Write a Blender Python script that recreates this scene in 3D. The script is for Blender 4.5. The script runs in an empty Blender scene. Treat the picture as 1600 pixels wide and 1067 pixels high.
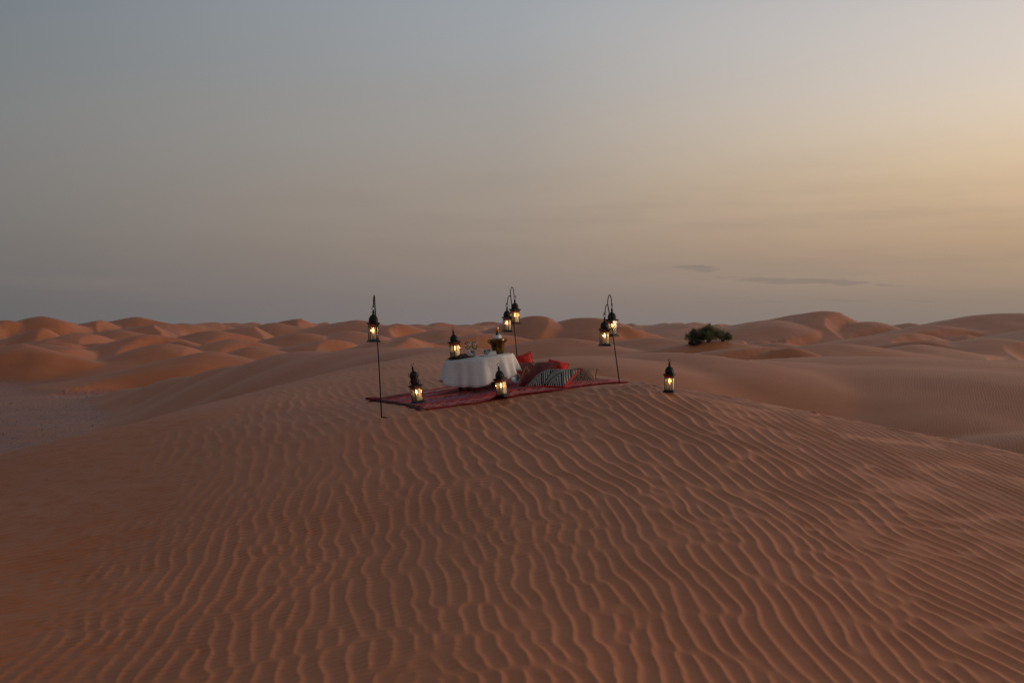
import bpy, bmesh, math, random
import numpy as np
from mathutils import Vector, Matrix

random.seed(7)
rng = np.random.default_rng(11)
SC = bpy.context.scene
COL = SC.collection

# ------------------------------------------------------------------ camera
F = 1556.0                      # focal length in photo pixels (35 mm on 36 mm)
PITCH = math.atan((533.5 - 505.0) / F)
cam_d = bpy.data.cameras.new('camera')
cam_d.lens = 35.0
cam_d.sensor_width = 36.0
cam_d.clip_start = 0.05
cam_d.clip_end = 9000.0
cam = bpy.data.objects.new('camera', cam_d)
COL.objects.link(cam)
cam.location = (0, 0, 0)
cam.rotation_euler = (math.pi / 2 - PITCH, 0, 0)
SC.camera = cam
SC.render.resolution_x, SC.render.resolution_y = 1024, 682
SC.render.engine = 'CYCLES'

# ------------------------------------------------------------------ light
SUN_AZ, SUN_EL = math.radians(77), math.radians(6.5)       # azimuth measured from +Y towards +X
SC.view_settings.view_transform = 'Standard'
SC.view_settings.look = 'None'
SC.view_settings.exposure = 0.0
SC.view_settings.gamma = 1.0
SC.view_settings.use_curve_mapping = False


def lin(*c):
    return tuple(((v / 255) / 12.92 if v / 255 <= 0.04045 else ((v / 255 + 0.055) / 1.055) ** 2.4) for v in c) + (1.0,)


class NT:
    """short hand for building node trees"""
    def __init__(self, tree):
        self.t = tree; self.n = tree.nodes; self.l = tree.links
        self.n.clear()

    def new(self, typ, **kw):
        nd = self.n.new(typ)
        for k, v in kw.items():
            setattr(nd, k, v)
        return nd

    def put(self, sock, v):
        if isinstance(v, bpy.types.NodeSocket):
            self.l.new(v, sock)
        elif v is not None:
            sock.default_value = v

    def math(self, op, a, b=None, c=None, clamp=False):
        nd = self.new('ShaderNodeMath', operation=op, use_clamp=clamp)
        self.put(nd.inputs[0], a)
        if b is not None: self.put(nd.inputs[1], b)
        if c is not None: self.put(nd.inputs[2], c)
        return nd.outputs[0]

    def vmath(self, op, a, b=None):
        nd = self.new('ShaderNodeVectorMath', operation=op)
        self.put(nd.inputs[0], a)
        if b is not None: self.put(nd.inputs[1], b)
        return nd

    def mix(self, f, a, b, blend='MIX'):
        nd = self.new('ShaderNodeMix', data_type='RGBA', blend_type=blend)
        self.put(nd.inputs[0], f); self.put(nd.inputs[6], a); self.put(nd.inputs[7], b)
        return nd.outputs[2]

    def ramp(self, f, stops, interp='LINEAR'):
        nd = self.new('ShaderNodeValToRGB')
        cr = nd.color_ramp; cr.interpolation = interp
        while len(cr.elements) < len(stops): cr.elements.new(0.5)
        for e, (p, c) in zip(cr.elements, stops):
            e.position = p; e.color = c if len(c) == 4 else tuple(c) + (1,)
        self.put(nd.inputs[0], f)
        return nd.outputs[0]

    def rng(self, v, a, b, c=0.0, d=1.0, typ='SMOOTHSTEP'):
        nd = self.new('ShaderNodeMapRange', interpolation_type=typ)
        self.put(nd.inputs[0], v)
        for i, q in enumerate((a, b, c, d)): self.put(nd.inputs[1 + i], q)
        return nd.outputs[0]

    def noise(self, vec, scale, detail=3.0, rough=0.55, dist=0.0, out=0):
        nd = self.new('ShaderNodeTexNoise')
        if vec is not None: self.put(nd.inputs['Vector'], vec)
        nd.inputs['Scale'].default_value = scale
        nd.inputs['Detail'].default_value = detail
        nd.inputs['Roughness'].default_value = rough
        nd.inputs['Distortion'].default_value = dist
        return nd.outputs[out]

    def comb(self, x, y, z):
        nd = self.new('ShaderNodeCombineXYZ')
        for i, v in enumerate((x, y, z)): self.put(nd.inputs[i], v)
        return nd.outputs[0]


world = bpy.data.worlds.new('World')
SC.world = world
world.use_nodes = True
T = NT(world.node_tree)
co = T.new('ShaderNodeTexCoord').outputs['Generated']
sep = T.new('ShaderNodeSeparateXYZ'); T.put(sep.inputs[0], co)
el = T.math('ARCSINE', sep.outputs[2])
az = T.math('ARCTAN2', sep.outputs[0], sep.outputs[1])
hl = T.math('SQRT', T.math('ADD', T.math('MULTIPLY', sep.outputs[0], sep.outputs[0]), T.math('MULTIPLY', sep.outputs[1], sep.outputs[1])))
c = T.math('DIVIDE', T.math('ADD', T.math('MULTIPLY', sep.outputs[0], math.sin(SUN_AZ)), T.math('MULTIPLY', sep.outputs[1], math.cos(SUN_AZ))),
           T.math('MAXIMUM', hl, 0.001))
e01 = T.math('DIVIDE', el, math.pi / 2, clamp=True)
K = lambda deg: deg / 90.0


def column(stops):
    return T.ramp(e01, [(K(d), lin(*cc)) for d, cc in stops], 'CARDINAL')


# columns of sky, from the side away from the sunset to the sunset itself
left = column([(0, (106, 103, 104)), (2.0, (112, 108, 107)), (5, (122, 118, 115)), (9, (128, 127, 126)), (13, (125, 129, 131)), (18.5, (116, 125, 134)), (40, (98, 109, 120)), (90, (90, 101, 113))])
mid = column([(0, (128, 120, 118)), (2.0, (139, 127, 121)), (5, (156, 141, 129)), (9, (163, 153, 144)), (13, (162, 159, 157)), (18.5, (155, 161, 167)), (40, (126, 134, 142)), (90, (92, 103, 114))])
right = column([(0, (140, 126, 116)), (2.0, (163, 141, 121)), (5, (193, 164, 135)), (8.5, (217, 192, 162)), (12.5, (219, 205, 190)), (18.5, (197, 191, 189)), (40, (146, 149, 152)), (90, (94, 105, 115))])
sunc = column([(0, (190, 140, 98)), (2.0, (228, 172, 112)), (5, (250, 206, 142)), (9, (250, 222, 176)), (13, (242, 222, 196)), (18.5, (226, 214, 202)), (40, (162, 161, 160)), (90, (96, 106, 116))])
cL, cM, cR = (math.cos(SUN_AZ - math.radians(a_)) for a_ in (-27.2, 0.0, 27.2))
s1 = T.mix(T.rng(c, cL, cM, typ='LINEAR'), left, mid)
s2 = T.mix(T.rng(c, cM, cR, typ='LINEAR'), s1, right)
s3 = T.mix(T.rng(c, cR, 1.0, typ='SMOOTHSTEP'), s2, sunc)
# thin streaks of cloud low in the sky
cl_v = T.comb(T.math('MULTIPLY', az, 30.0), T.math('MULTIPLY', el, 330.0), 0.0)
cn = T.noise(cl_v, 1.0, 5.0, 0.6, 0.3)


def streak(a0, e0, wa, we, slope, lo):
    da = T.math('SUBTRACT', az, a0)
    de = T.math('SUBTRACT', T.math('SUBTRACT', el, e0), T.math('MULTIPLY', da, slope))
    q = T.math('ADD', T.math('POWER', T.math('ABSOLUTE', T.math('DIVIDE', da, wa)), 2.0), T.math('POWER', T.math('ABSOLUTE', T.math('DIVIDE', de, we)), 2.0))
    g = T.math('EXPONENT', T.math('MULTIPLY', q, -1.0))
    return T.rng(T.math('ADD', T.math('MULTIPLY', cn, 1.15), T.math('MULTIPLY', g, 0.55)), lo, lo + 0.22)


m1 = streak(0.186, 0.0535, 0.034, 0.0042, -0.08, 0.86)
m2 = streak(0.285, 0.0405, 0.105, 0.0046, -0.045, 0.84)
m3 = streak(0.30, 0.021, 0.20, 0.0035, 0.0, 0.98)
cm = T.math('MAXIMUM', T.math('MAXIMUM', m1, m2), T.math('MULTIPLY', m3, 0.5))
wide = T.noise(T.comb(T.math('MULTIPLY', az, 5.0), T.math('MULTIPLY', el, 45.0), 3.0), 1.0, 4.0, 0.55)
hz = T.math('MULTIPLY', T.rng(wide, 0.42, 0.72), T.math('MULTIPLY', T.rng(el, 0.0, 0.03), T.rng(el, 0.20, 0.07)))
s4 = T.mix(T.math('MULTIPLY', hz, 0.22), s3, lin(136, 124, 116))
s5 = T.mix(T.math('MULTIPLY', cm, 0.50), s4, lin(126, 117, 109))
# the physical sky for the same sun adds a little of its own colour
ns = T.new('ShaderNodeTexSky', sky_type='NISHITA', sun_disc=False)
ns.sun_elevation = SUN_EL; ns.sun_rotation = SUN_AZ
ns.air_density = 1.0; ns.dust_density = 4.0
bg1 = T.new('ShaderNodeBackground'); T.put(bg1.inputs[0], s5); bg1.inputs[1].default_value = 0.98
bg2 = T.new('ShaderNodeBackground'); T.put(bg2.inputs[0], ns.outputs[0]); bg2.inputs[1].default_value = 0.002
ad = T.new('ShaderNodeAddShader')
T.l.new(bg1.outputs[0], ad.inputs[0]); T.l.new(bg2.outputs[0], ad.inputs[1])
wo = T.new('ShaderNodeOutputWorld'); T.l.new(ad.outputs[0], wo.inputs[0])

sun_d = bpy.data.lights.new('sun', 'SUN')
sun_d.energy = 1.25
sun_d.angle = math.radians(16)
sun_d.color = (1.0, 0.72, 0.46)
sun = bpy.data.objects.new('sun', sun_d); COL.objects.link(sun)
sv = Vector((math.sin(SUN_AZ) * math.cos(SUN_EL), math.cos(SUN_AZ) * math.cos(SUN_EL), math.sin(SUN_EL)))
sun.rotation_euler = (-sv).to_track_quat('-Z', 'Y').to_euler()

# ------------------------------------------------------------------ placing helpers
CP, SP = math.cos(PITCH), math.sin(PITCH)


def P(px, py, D):
    """world point seen at photo pixel (px, py) at the distance D along the view's ground direction"""
    u, v = (px - 800.0) / F, (533.5 - py) / F
    d = (u, CP + v * SP, -SP + v * CP)
    k = D / d[1]
    return Vector((d[0] * k, D, d[2] * k))


# ------------------------------------------------------------------ terrain heights
BASE = -7.0


def vnoise(x, y, seed):
    """smooth value noise"""
    xi = np.floor(x); yi = np.floor(y)
    fx = x - xi; fy = y - yi
    fx = fx * fx * fx * (fx * (fx * 6 - 15) + 10); fy = fy * fy * fy * (fy * (fy * 6 - 15) + 10)
    xi = xi.astype(np.int64); yi = yi.astype(np.int64)

    def h(a, b):
        n = (a * 374761393 + b * 668265263 + seed * 974634777) & 0xFFFFFFFF
        n = ((n ^ (n >> 13)) * 1274126177) & 0xFFFFFFFF
        return ((n ^ (n >> 16)) & 0xFFFF) / 65535.0
    a = h(xi, yi) * (1 - fx) + h(xi + 1, yi) * fx
    b = h(xi, yi + 1) * (1 - fx) + h(xi + 1, yi + 1) * fx
    return (a * (1 - fy) + b * fy) * 2 - 1


def fbm(x, y, seed, octv=3):
    s = 0; a = 1.0; f = 1.0
    for i in range(octv):
        s = s + a * vnoise(x * f, y * f, seed + i * 17); a *= 0.5; f *= 2.03
    return s


def smin(a, b, k):
    h = np.clip(0.5 + 0.5 * (b - a) / k, 0, 1)
    return b * (1 - h) + a * h - k * h * (1 - h)


def smax(a, b, k):
    return -smin(-a, -b, k)


# -- the dune in front: a thin-plate surface through surveyed points, cut off by a slip face behind its brink
brink = [tuple(P(*q)) for q in ((1600, 708, 13.4), (1450, 679, 13.3), (1300, 649, 13.2), (1150, 621, 13.2), (1046, 605, 13.2), (985, 594, 14.2),
                                (925, 586, 16.0), (862, 573, 19.0), (785, 557, 23.0), (725, 543.5, 27.0))]
brink = [(24, 6, -6.9), (17, 9.5, -5.0), (10.5, 12.4, -2.95)] + brink + [(-3.4, 33, -1.15), (-8, 42, -3.2), (-16, 52, -6.5)]
ctrl = [tuple(P(*q)) for q in ((662, 641, 11.9), (985, 598, 13.1), (582, 626, 13.8), (597, 653, 11.5), (1046, 610, 12.4), (869, 587, 15.0), (785, 618, 12.6), (740, 606, 13.8),
                               (560, 571, 21), (640, 556, 24), (706, 544, 26), (430, 603, 18.5), (294, 638, 16), (130, 680, 14), (0, 710, 12.5),
                               (800, 660, 11.3), (800, 750, 9.0), (800, 900, 6.8), (800, 1067, 5.1), (0, 1067, 5.6), (1600, 1067, 5.6), (0, 850, 8.5), (0, 770, 10.6), (400, 900, 7.2),
                               (300, 720, 10.8), (1600, 850, 8.1), (1600, 760, 10.6), (1200, 700, 10.2), (1200, 850, 7.3), (1400, 690, 12.0))]
ctrl += brink[1:-2]
ctrl += [(0, 0, -2.0), (-8.6, 17.5, -3.1), (-7.2, 23, -2.7), (-10.5, 12, -3.3), (-6.0, 30, -2.6), (-12, 26, -5.2), (-16, 10, -5.2), (-18, 18, -7.0), (-10, 3, -2.6), (-8, -6, -2.6), (6, -6, -2.8), (8, 3, -2.9), (12, -4, -4.2), (-14, -4, -3.8),
         (-9, 36, -4.3), (4, 20, -0.8), (9, 17, -2.6), (3, 27, -0.6)]
C = np.array(ctrl)


def tps_fit(pts, lam=0.004):
    n = len(pts); X = pts[:, :2] / 10.0
    d = np.linalg.norm(X[:, None] - X[None], axis=2)
    Kk = np.where(d > 0, d * d * np.log(d + 1e-12), 0) + lam * np.eye(n)
    Pm = np.c_[np.ones(n), X]
    A = np.block([[Kk, Pm], [Pm.T, np.zeros((3, 3))]])
    w = np.linalg.solve(A, np.r_[pts[:, 2], 0, 0, 0])
    return X, w


TX, TW = tps_fit(C)


def windward(x, y):
    q = np.stack([x, y], -1) / 10.0
    z = TW[-3] + TW[-2] * q[..., 0] + TW[-1] * q[..., 1]
    for p, w in zip(TX, TW[:-3]):
        d2 = (q[..., 0] - p[0]) ** 2 + (q[..., 1] - p[1]) ** 2
        z = z + w * 0.5 * d2 * np.log(d2 + 1e-12)
    return z


def densify(poly, n=8):
    """Catmull-Rom through the points"""
    p = np.array([poly[0]] + list(poly) + [poly[-1]], float); out = []
    for i in range(1, len(p) - 2):
        for k in range(n):
            t = k / n
            out.append(0.5 * ((2 * p[i]) + (-p[i - 1] + p[i + 1]) * t + (2 * p[i - 1] - 5 * p[i] + 4 * p[i + 1] - p[i + 2]) * t * t + (-p[i - 1] + 3 * p[i] - 3 * p[i + 1] + p[i + 2]) * t ** 3))
    out.append(p[-2])
    return np.array(out)


BR = densify(brink)


def brink_dist(x, y):
    """signed distance to the brink (positive on the slip side, to its right) and the brink's height there"""
    best = np.full(x.shape, 1e9); sd = np.zeros(x.shape); zb = np.zeros(x.shape)
    for a, b in zip(BR[:-1], BR[1:]):
        e = b[:2] - a[:2]; L2 = e @ e
        t = np.clip(((x - a[0]) * e[0] + (y - a[1]) * e[1]) / L2, 0, 1)
        dx = x - a[0] - t * e[0]; dy = y - a[1] - t * e[1]
        d = np.hypot(dx, dy)
        m = d < best
        best = np.where(m, d, best)
        sg = np.where(e[0] * dy - e[1] * dx > 0, -1.0, 1.0)
        sd = np.where(m, d * sg, sd); zb = np.where(m, a[2] + t * (b[2] - a[2]), zb)
    return sd, zb


def near_dune(x, y):
    r = np.hypot(x, y - 8)
    inn = r < 60
    z = np.full(x.shape, -30.0); s = np.full(x.shape, -50.0)
    xi, yi = x[inn], y[inn]
    w = windward(xi, yi) - 0.012 * np.maximum(0, r[inn] - 24) ** 2
    sd, zb = brink_dist(xi, yi)
    sd = sd + 0.035 * fbm(xi * 1.6, yi * 1.6, 5, 3)
    lee = zb + 0.012 - 0.60 * sd
    z[inn] = smin(w, lee, 0.05)
    s[inn] = sd
    return z, s


# -- the dune field behind: barchan mounds, each with a crescent slip face
DUNES = []


def dune(px, py, D, Lv, Lu, ang=-45, u0=0.25, c=0.35, foot=BASE, tan=0.60, k=0.3):
    p = P(px, py, D)
    DUNES.append((p.x, p.y, p.z - foot, Lv, Lu, math.radians(ang), u0, c, foot, tan, k))


# mid ground: the ridges across the hollow on the right and behind the table
dune(1330, 556, 74, 26, 15, 82, 0.12, 0.0)
dune(1560, 562, 78, 20, 16, 75, 0.12, 0.0)
dune(1052, 550, 66, 15, 12, 80, 0.10, 0.0)
dune(1170, 562, 68, 15, 12, 80, 0.10, 0.0)
dune(1440, 561, 76, 18, 14, 82, 0.10, 0.0)
dune(920, 556, 62, 12, 11, 85, 0.15, 0.0)
dune(1400, 573, 66, 20, 13, 85, 0.12, 0.0)
dune(1545, 583, 62, 18, 13, 85, 0.12, 0.0)
dune(1700, 575, 66, 16, 14, 70, 0.15, 0.0)
dune(1620, 672, 46, 5, 4.5, -60, 0.3, 0.4)
dune(1180, 541, 104, 18, 9, -75, 0.1, 0.3)
dune(1235, 540, 101, 8, 7, -72, -0.1, 0.5)
dune(1300, 536, 130, 20, 13, -60, 0.6, 0.3)
dune(1440, 538, 140, 18, 12, -40, 0.5, 0.3)
dune(1560, 528, 160, 20, 14, -50, 0.5, 0.3)
dune(1130, 532, 128, 16, 10, -85, 0.9, 0.1)
dune(1030, 527, 140, 22, 14, -110, 1.5, 0.1)
dune(1265, 486, 255, 24, 26, -40, 0.3, 0.3)
dune(1190, 500, 245, 26, 24, -70, 0.8, 0.2)
dune(1340, 502, 250, 20, 20, -40, 0.2, 0.3)
dune(1590, 489, 260, 34, 30, -60, 0.6, 0.2)
dune(1470, 507, 240, 24, 20, -60, 0.4, 0.3)
dune(1400, 520, 200, 22, 16, -45, 0.3, 0.4)
dune(1720, 500, 200, 30, 24, -50, 0.3, 0.3)
# behind the table
dune(838, 493, 190, 12, 18, -35, 0.0, 0.2)
dune(905, 496, 192, 16, 18, -40, 0.4, 0.2)
dune(960, 510, 185, 14, 14, -40, 0.2, 0.3)
dune(880, 528, 130, 18, 13, -80, 0.9, 0.15)
dune(760, 521, 150, 18, 14, -55, 0.4, 0.3)
dune(690, 514, 175, 18, 14, -45, 0.2, 0.4)
dune(640, 527, 128, 14, 11, -40, 0.1, 0.5)
dune(1045, 513, 420, 20, 18, -40, 0.2, 0.4)
dune(1075, 515, 430, 18, 16, -35, 0.1, 0.4)
# rippled shoulder running down to the left behind the front dune
dune(690, 541, 42, 12, 9, -146, 9, 0.0)
dune(600, 541.5, 47, 12, 9, -146, 9, 0.0)
dune(520, 547, 53, 12, 8, -146, 9, 0.0)
dune(448, 558, 60, 12, 6.5, -146, 9, 0.0)
dune(380, 571, 67, 11, 5.0, -146, 9, 0.0)
dune(304, 588, 76, 10, 3.6, -146, 9, 0.0)
dune(235, 605, 86, 8, 3.0, -146, 9, 0.0)
# left
dune(42, 537, 126, 9, 12, -46, 0.50, 0.05)
dune(-80, 531, 130, 12, 12, -55, 0.45, 0.05)
dune(-190, 535, 122, 16, 12, -70, 0.48, 0.15)
dune(52, 512, 235, 8, 12, -18.9, 0.23, 0.2)
dune(70, 494, 310, 18, 22, -15.8, 0.28, 0.3)
dune(10, 500, 300, 18, 20, -18.0, 0.38, 0.3)
dune(-50, 498, 320, 22, 20, -18.0, 0.38, 0.3)
dune(163, 500, 330, 13, 17, -13.5, 0.2, 0.3)
dune(215, 495, 350, 19, 24, -18.0, 0.43, 0.2)
dune(270, 507, 235, 13, 20, -9.9, 0.16, 0.2)
dune(195, 515, 195, 14, 13, -18.0, 0.23, 0.5)
dune(120, 520, 180, 15, 12, -18.0, 0.38, 0.3)
dune(225, 522, 160, 12, 13, -15.8, 0.23, 0.4)
dune(262, 536, 135, 11, 9, -13.5, 0.23, 0.4)
dune(320, 549, 112, 10, 8, -60, 0.58, 0.2)
dune(400, 541, 122, 11, 9, -40, 0.28, 0.3)
dune(415, 510, 240, 13, 19, -9.9, 0.18, 0.25)
dune(360, 529, 150, 13, 11, -15.8, 0.28, 0.3)
dune(340, 516, 200, 14, 14, -18.0, 0.28, 0.3)
dune(505, 530, 150, 11, 13, -9.0, 0.18, 0.3)
dune(470, 520, 190, 13, 14, -15.8, 0.28, 0.3)
dune(550, 517, 195, 16, 15, -13.5, 0.23, 0.3)
dune(590, 531, 140, 10, 10, -13.5, 0.28, 0.3)
dune(325, 501, 420, 20, 24, -18.0, 0.38, 0.3)
dune(484, 498, 400, 16, 24, -15.8, 0.23, 0.3)
dune(445, 504, 380, 20, 20, -18.0, 0.48, 0.3)
dune(560, 500, 380, 22, 24, -18.0, 0.38, 0.3)
dune(620, 506, 300, 17, 20, -15.8, 0.28, 0.3)
R2 = random.Random(5)
for i in range(260):
    D = 320 * math.exp(R2.random() * 1.75)
    a = (R2.random() - 0.5) * 1.7
    DUNES.append((D * math.tan(a), D, 5.0 + 2.2 * R2.random() + (1.6 if D > 600 else 0) * R2.random(), R2.uniform(18, 44), R2.uniform(14, 26), math.radians(R2.uniform(-40, -5)),
                  R2.uniform(0.1, 0.5), R2.uniform(0.2, 0.5), BASE, 0.6, 0.3))
R4 = random.Random(23)
for i in range(80):                                   # smaller dunes between the large ones
    D = 135 * math.exp(R4.random() * 0.85); a = R4.uniform(-0.52, 0.52)
    if abs(a - 0.194) < 0.05 and D < 190: continue
    DUNES.append((D * math.tan(a), D, R4.uniform(2.4, 4.4), R4.uniform(7, 14), R4.uniform(8, 14), math.radians(R4.uniform(-40, -5)), R4.uniform(-0.05, 0.35), R4.uniform(0.2, 0.5), BASE, 0.6, 0.25))
for i in range(70):                                   # the same field goes on beside and behind the camera
    D = R2.uniform(70, 900); a = R2.uniform(0.62, 2 * math.pi - 0.62)
    DUNES.append((D * math.sin(a), D * math.cos(a), R2.uniform(3, 5.5), R2.uniform(14, 34), R2.uniform(12, 22), math.radians(R2.uniform(-75, -25)), R2.uniform(0, .6), R2.uniform(.2, .5), BASE, 0.6, 0.6))


def field(x, y):
    r = np.hypot(x, y)
    z = BASE + 0.10 * fbm(x * 0.06, y * 0.06, 3, 3) + 0.8 * np.clip((r - 250) / 600, 0, 1) * fbm(x * 0.012, y * 0.012, 9, 3)
    slip = np.zeros(x.shape)
    wx = x + 0.9 * fbm(x * 0.11, y * 0.11, 21, 2); wy = y + 0.9 * fbm(x * 0.11, y * 0.11, 22, 2)
    far = np.clip((r - 90) / 150, 0, 1)
    wx = wx + far * 5 * vnoise(x * 0.035, y * 0.035, 31); wy = wy + far * 5 * vnoise(x * 0.035, y * 0.035, 33)
    for (dx, dy, h, Lv, Lu, a, u0, cc, foot, tn, k) in DUNES:
        R = 2.3 * max(Lv, Lu)
        m = (np.abs(x - dx) < R) & (np.abs(y - dy) < R)
        if not m.any(): continue
        X = wx[m] - dx; Y = wy[m] - dy
        ca, sa = math.cos(a), math.sin(a)
        u = X * ca + Y * sa; v = -X * sa + Y * ca
        hs = (dx * 12.9898 + dy * 78.233) % 6.283
        ub = u0 * Lu + cc * v * v / Lv + 0.22 * Lu * np.sin(1.9 * v / Lv + hs) * (u0 < 5)

        peaked = math.hypot(dx, dy) > 98 and u0 < 5

        def M(u_):
            q = (u_ / Lu) ** 2 / 3.6 + (v / Lv) ** 2 / 3.6
            if peaked: return h * np.maximum(0, 1.085 - np.sqrt(q + 0.0072)) ** 1.35
            return h * np.maximum(0, 1 - q) ** 2
        over = np.maximum(0, u - ub)
        zz = np.where(u > ub, M(ub) - tn * over, M(u)) + foot - 0.03
        fade = np.clip((R - np.hypot(X, Y)) / (0.3 * R), 0, 1)
        zz = np.where(fade > 0, zz - (1 - fade) * 0.2, -50)
        zo = z[m]
        zn = smax(zo, zz, k)
        sl = slip[m]
        sl = np.where(zz > zo, np.clip(over / 0.4, 0, 1), sl)
        z[m] = zn; slip[m] = sl
    return z, slip


def ground_parts(x, y):
    zn, s = near_dune(x, y)
    zf, slip = field(x, y)
    return zn, s, zf, slip


def H(x, y):
    """smooth ground height at one point"""
    xa = np.array([float(x)]); ya = np.array([float(y)])
    zn, s, zf, sl = ground_parts(xa, ya)
    return float(smax(zn, zf, 0.8)[0])


# -- rug outline on the ground (needed to flatten the ripples under it)
RF = P(662, 641, 11.9); RR = P(979, 598.5, 13.1)
ex = Vector((RR.x - RF.x, RR.y - RF.y, 0)); RLEN = ex.length; ex.normalize()
ey = Vector((-ex.y, ex.x, 0)); RWID = 2.05

# -- wind ripples: band-passed noise turned into crests that fork and join
RX0, RX1, RY0, RY1, RS = -11.0, 10.0, 2.0, 27.0, 0.0125
nx, ny = int((RX1 - RX0) / RS), int((RY1 - RY0) / RS)


def ripple_channel(lam, deg, sk, sth, seed):
    g = np.random.default_rng(seed)
    W = np.fft.fft2(g.standard_normal((ny, nx)).astype(np.float32))
    fy = np.fft.fftfreq(ny, RS)[:, None]; fx = np.fft.fftfreq(nx, RS)[None]
    k = np.hypot(fx, fy) + 1e-9
    th = np.arctan2(fy, fx) - math.radians(deg)
    th = (th + np.pi) % (2 * np.pi) - np.pi
    G = np.exp(-0.5 * ((k * lam - 1) / sk) ** 2 - 0.5 * (th / sth) ** 2)
    Z = np.fft.ifft2(W * G)
    return (Z / np.sqrt((np.abs(Z) ** 2).mean())).astype(np.complex64)


gx = RX0 + (np.arange(nx) + 0.5) * RS; gy = RY0 + (np.arange(ny) + 0.5) * RS
GX, GY = np.meshgrid(gx, gy)
wob = fbm(GX[::8, ::8] * 0.5, GY[::8, ::8] * 0.5, 41, 2)
wob = np.repeat(np.repeat(wob, 8, 0), 8, 1)[:ny, :nx]
if wob.shape != GX.shape:
    wob = np.pad(wob, ((0, ny - wob.shape[0]), (0, nx - wob.shape[1])), 'edge')


def sst(a, b, v):
    t = np.clip((v - a) / (b - a), 0, 1)
    return t * t * (3 - 2 * t)


wL = 1 - sst(-3.9, -2.2, GX + 0.6 * wob + 0.12 * (GY - 7))         # left flank, crests turned
wC = (1 - wL) * (1 - sst(7.2, 9.6, GY + 0.5 * GX + 0.6 * wob))     # centre foreground
wQ = sst(1.7, 3.0, GX + 0.4 * wob) * (1 - sst(6.6, 8.4, GY + 0.5 * wob))   # right foreground, crests turned the other way
wC = wC * (1 - wQ)
wR = np.clip(1 - wL - wC - wQ, 0, 1)                                    # towards the brink, coarser
ZL = ripple_channel(0.105, -60, 0.14, 0.16, 1)
ZC = ripple_channel(0.122, 6, 0.11, 0.20, 2)
ZR = ripple_channel(0.165, 14, 0.12, 0.18, 3)
ZQ = ripple_channel(0.150, 34, 0.11, 0.19, 4)
ZZ = 0.9 * wL * ZL + wC * ZC + wR * ZR + wQ * ZQ
del ZL, ZC, ZR, ZQ
amp = np.abs(ZZ)
ph = np.angle(ZZ)
del ZZ
lamg = 0.105 * wL + 0.122 * wC + 0.165 * wR + 0.150 * wQ
pw = ph - 0.40 * np.cos(ph)
prof = 0.62 - np.sqrt(np.sin(pw / 2) ** 2 + 0.012)
RIP = prof * lamg / 9.0 * np.clip(amp / 0.75, 0.12, 1.0) * (1 + 0.35 * wL + 0.35 * wR) * (1 - 0.45 * sst(0.5, -1.5, GX + 0.6 * wob) * sst(8.0, 10.5, GY))
# a second, finer set of streaks
ZF = ripple_channel(0.075, -70, 0.2, 0.3, 8)
RIP += 0.0019 * np.real(ZF) * (0.15 + 0.85 * (1 - sst(-2.2, 1.4, GX + 0.7 * wob - 0.10 * (GY - 8))))
RIP = RIP.astype(np.float32)
del ZF, ph, pw, amp, prof


def ripples(x, y):
    wx_ = 0.022 * vnoise(x * 3.0, y * 2.4, 101) + 0.012 * vnoise(x * 6.5, y * 5.0, 102)
    x = x + wx_; y = y + 0.04 * vnoise(x * 2.5, y * 2.5, 103)
    fx = (x - RX0) / RS - 0.5; fy = (y - RY0) / RS - 0.5
    ok = (fx > 1) & (fx < nx - 3) & (fy > 1) & (fy < ny - 3)
    out = np.zeros(x.shape)
    a = fx[ok]; b = fy[ok]
    ia = a.astype(int); ib = b.astype(int); a = a - ia; b = b - ib
    out[ok] = (RIP[ib, ia] * (1 - a) + RIP[ib, ia + 1] * a) * (1 - b) + (RIP[ib + 1, ia] * (1 - a) + RIP[ib + 1, ia + 1] * a) * b
    return out


def rug_mask(x, y, grow=0.10):
    a = (x - RF.x) * ex.x + (y - RF.y) * ex.y; b = (x - RF.x) * ey.x + (y - RF.y) * ey.y
    d = np.maximum(np.maximum(-a, a - RLEN), np.maximum(-b, b - RWID))
    return 1 - sst(0.0, grow, d)


# -- small disturbances: footprints along the brink and in the foreground
PITS = []
R3 = random.Random(3)
for t in np.linspace(0.02, 1, 24):
    i = 3 * 8 + t * 40
    b = BR[int(i)]
    for j in range(R3.choice((1, 1, 2))):
        PITS.append((b[0] - R3.uniform(0.0, 0.28), b[1] + R3.uniform(-0.25, 0.1), R3.uniform(0.04, 0.09), R3.uniform(0.008, 0.02)))
for px, py in ((1348, 1022), (1356, 1030), (1372, 1018), (1240, 1050), (1232, 1052), (1450, 995), (1430, 1026), (1270, 755), (603, 673), (1385, 1012), (1404, 1031), (1290, 1044)):
    v = (py - 505) / F
    D = 1.7 / v if py > 900 else 1.25 / v
    p = P(px, py, D); PITS.append((p.x, p.y, R3.uniform(0.02, 0.045), R3.uniform(0.008, 0.016)))


for k_ in range(26):                                      # scuffs where people stood round the rug
    a_ = R3.uniform(-0.3, RLEN + 0.5); b_ = -abs(R3.gauss(0.0, 0.35)) - 0.12
    PITS.append((RF.x + ex.x * a_ + ey.x * b_, RF.y + ex.y * a_ + ey.y * b_, R3.uniform(0.05, 0.10), R3.uniform(0.006, 0.014)))


def pits(x, y):
    z = np.zeros(x.shape)
    for (a, b, r, d) in PITS:
        m = (np.abs(x - a) < 3 * r) & (np.abs(y - b) < 3 * r)
        if m.any():
            q = ((x[m] - a) ** 2 + ((y[m] - b) / 1.5) ** 2) / (r * r)
            z[m] += -d * np.exp(-q) + 0.45 * d * np.exp(-(np.sqrt(q) - 1.5) ** 2 * 3)
    return z


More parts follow.
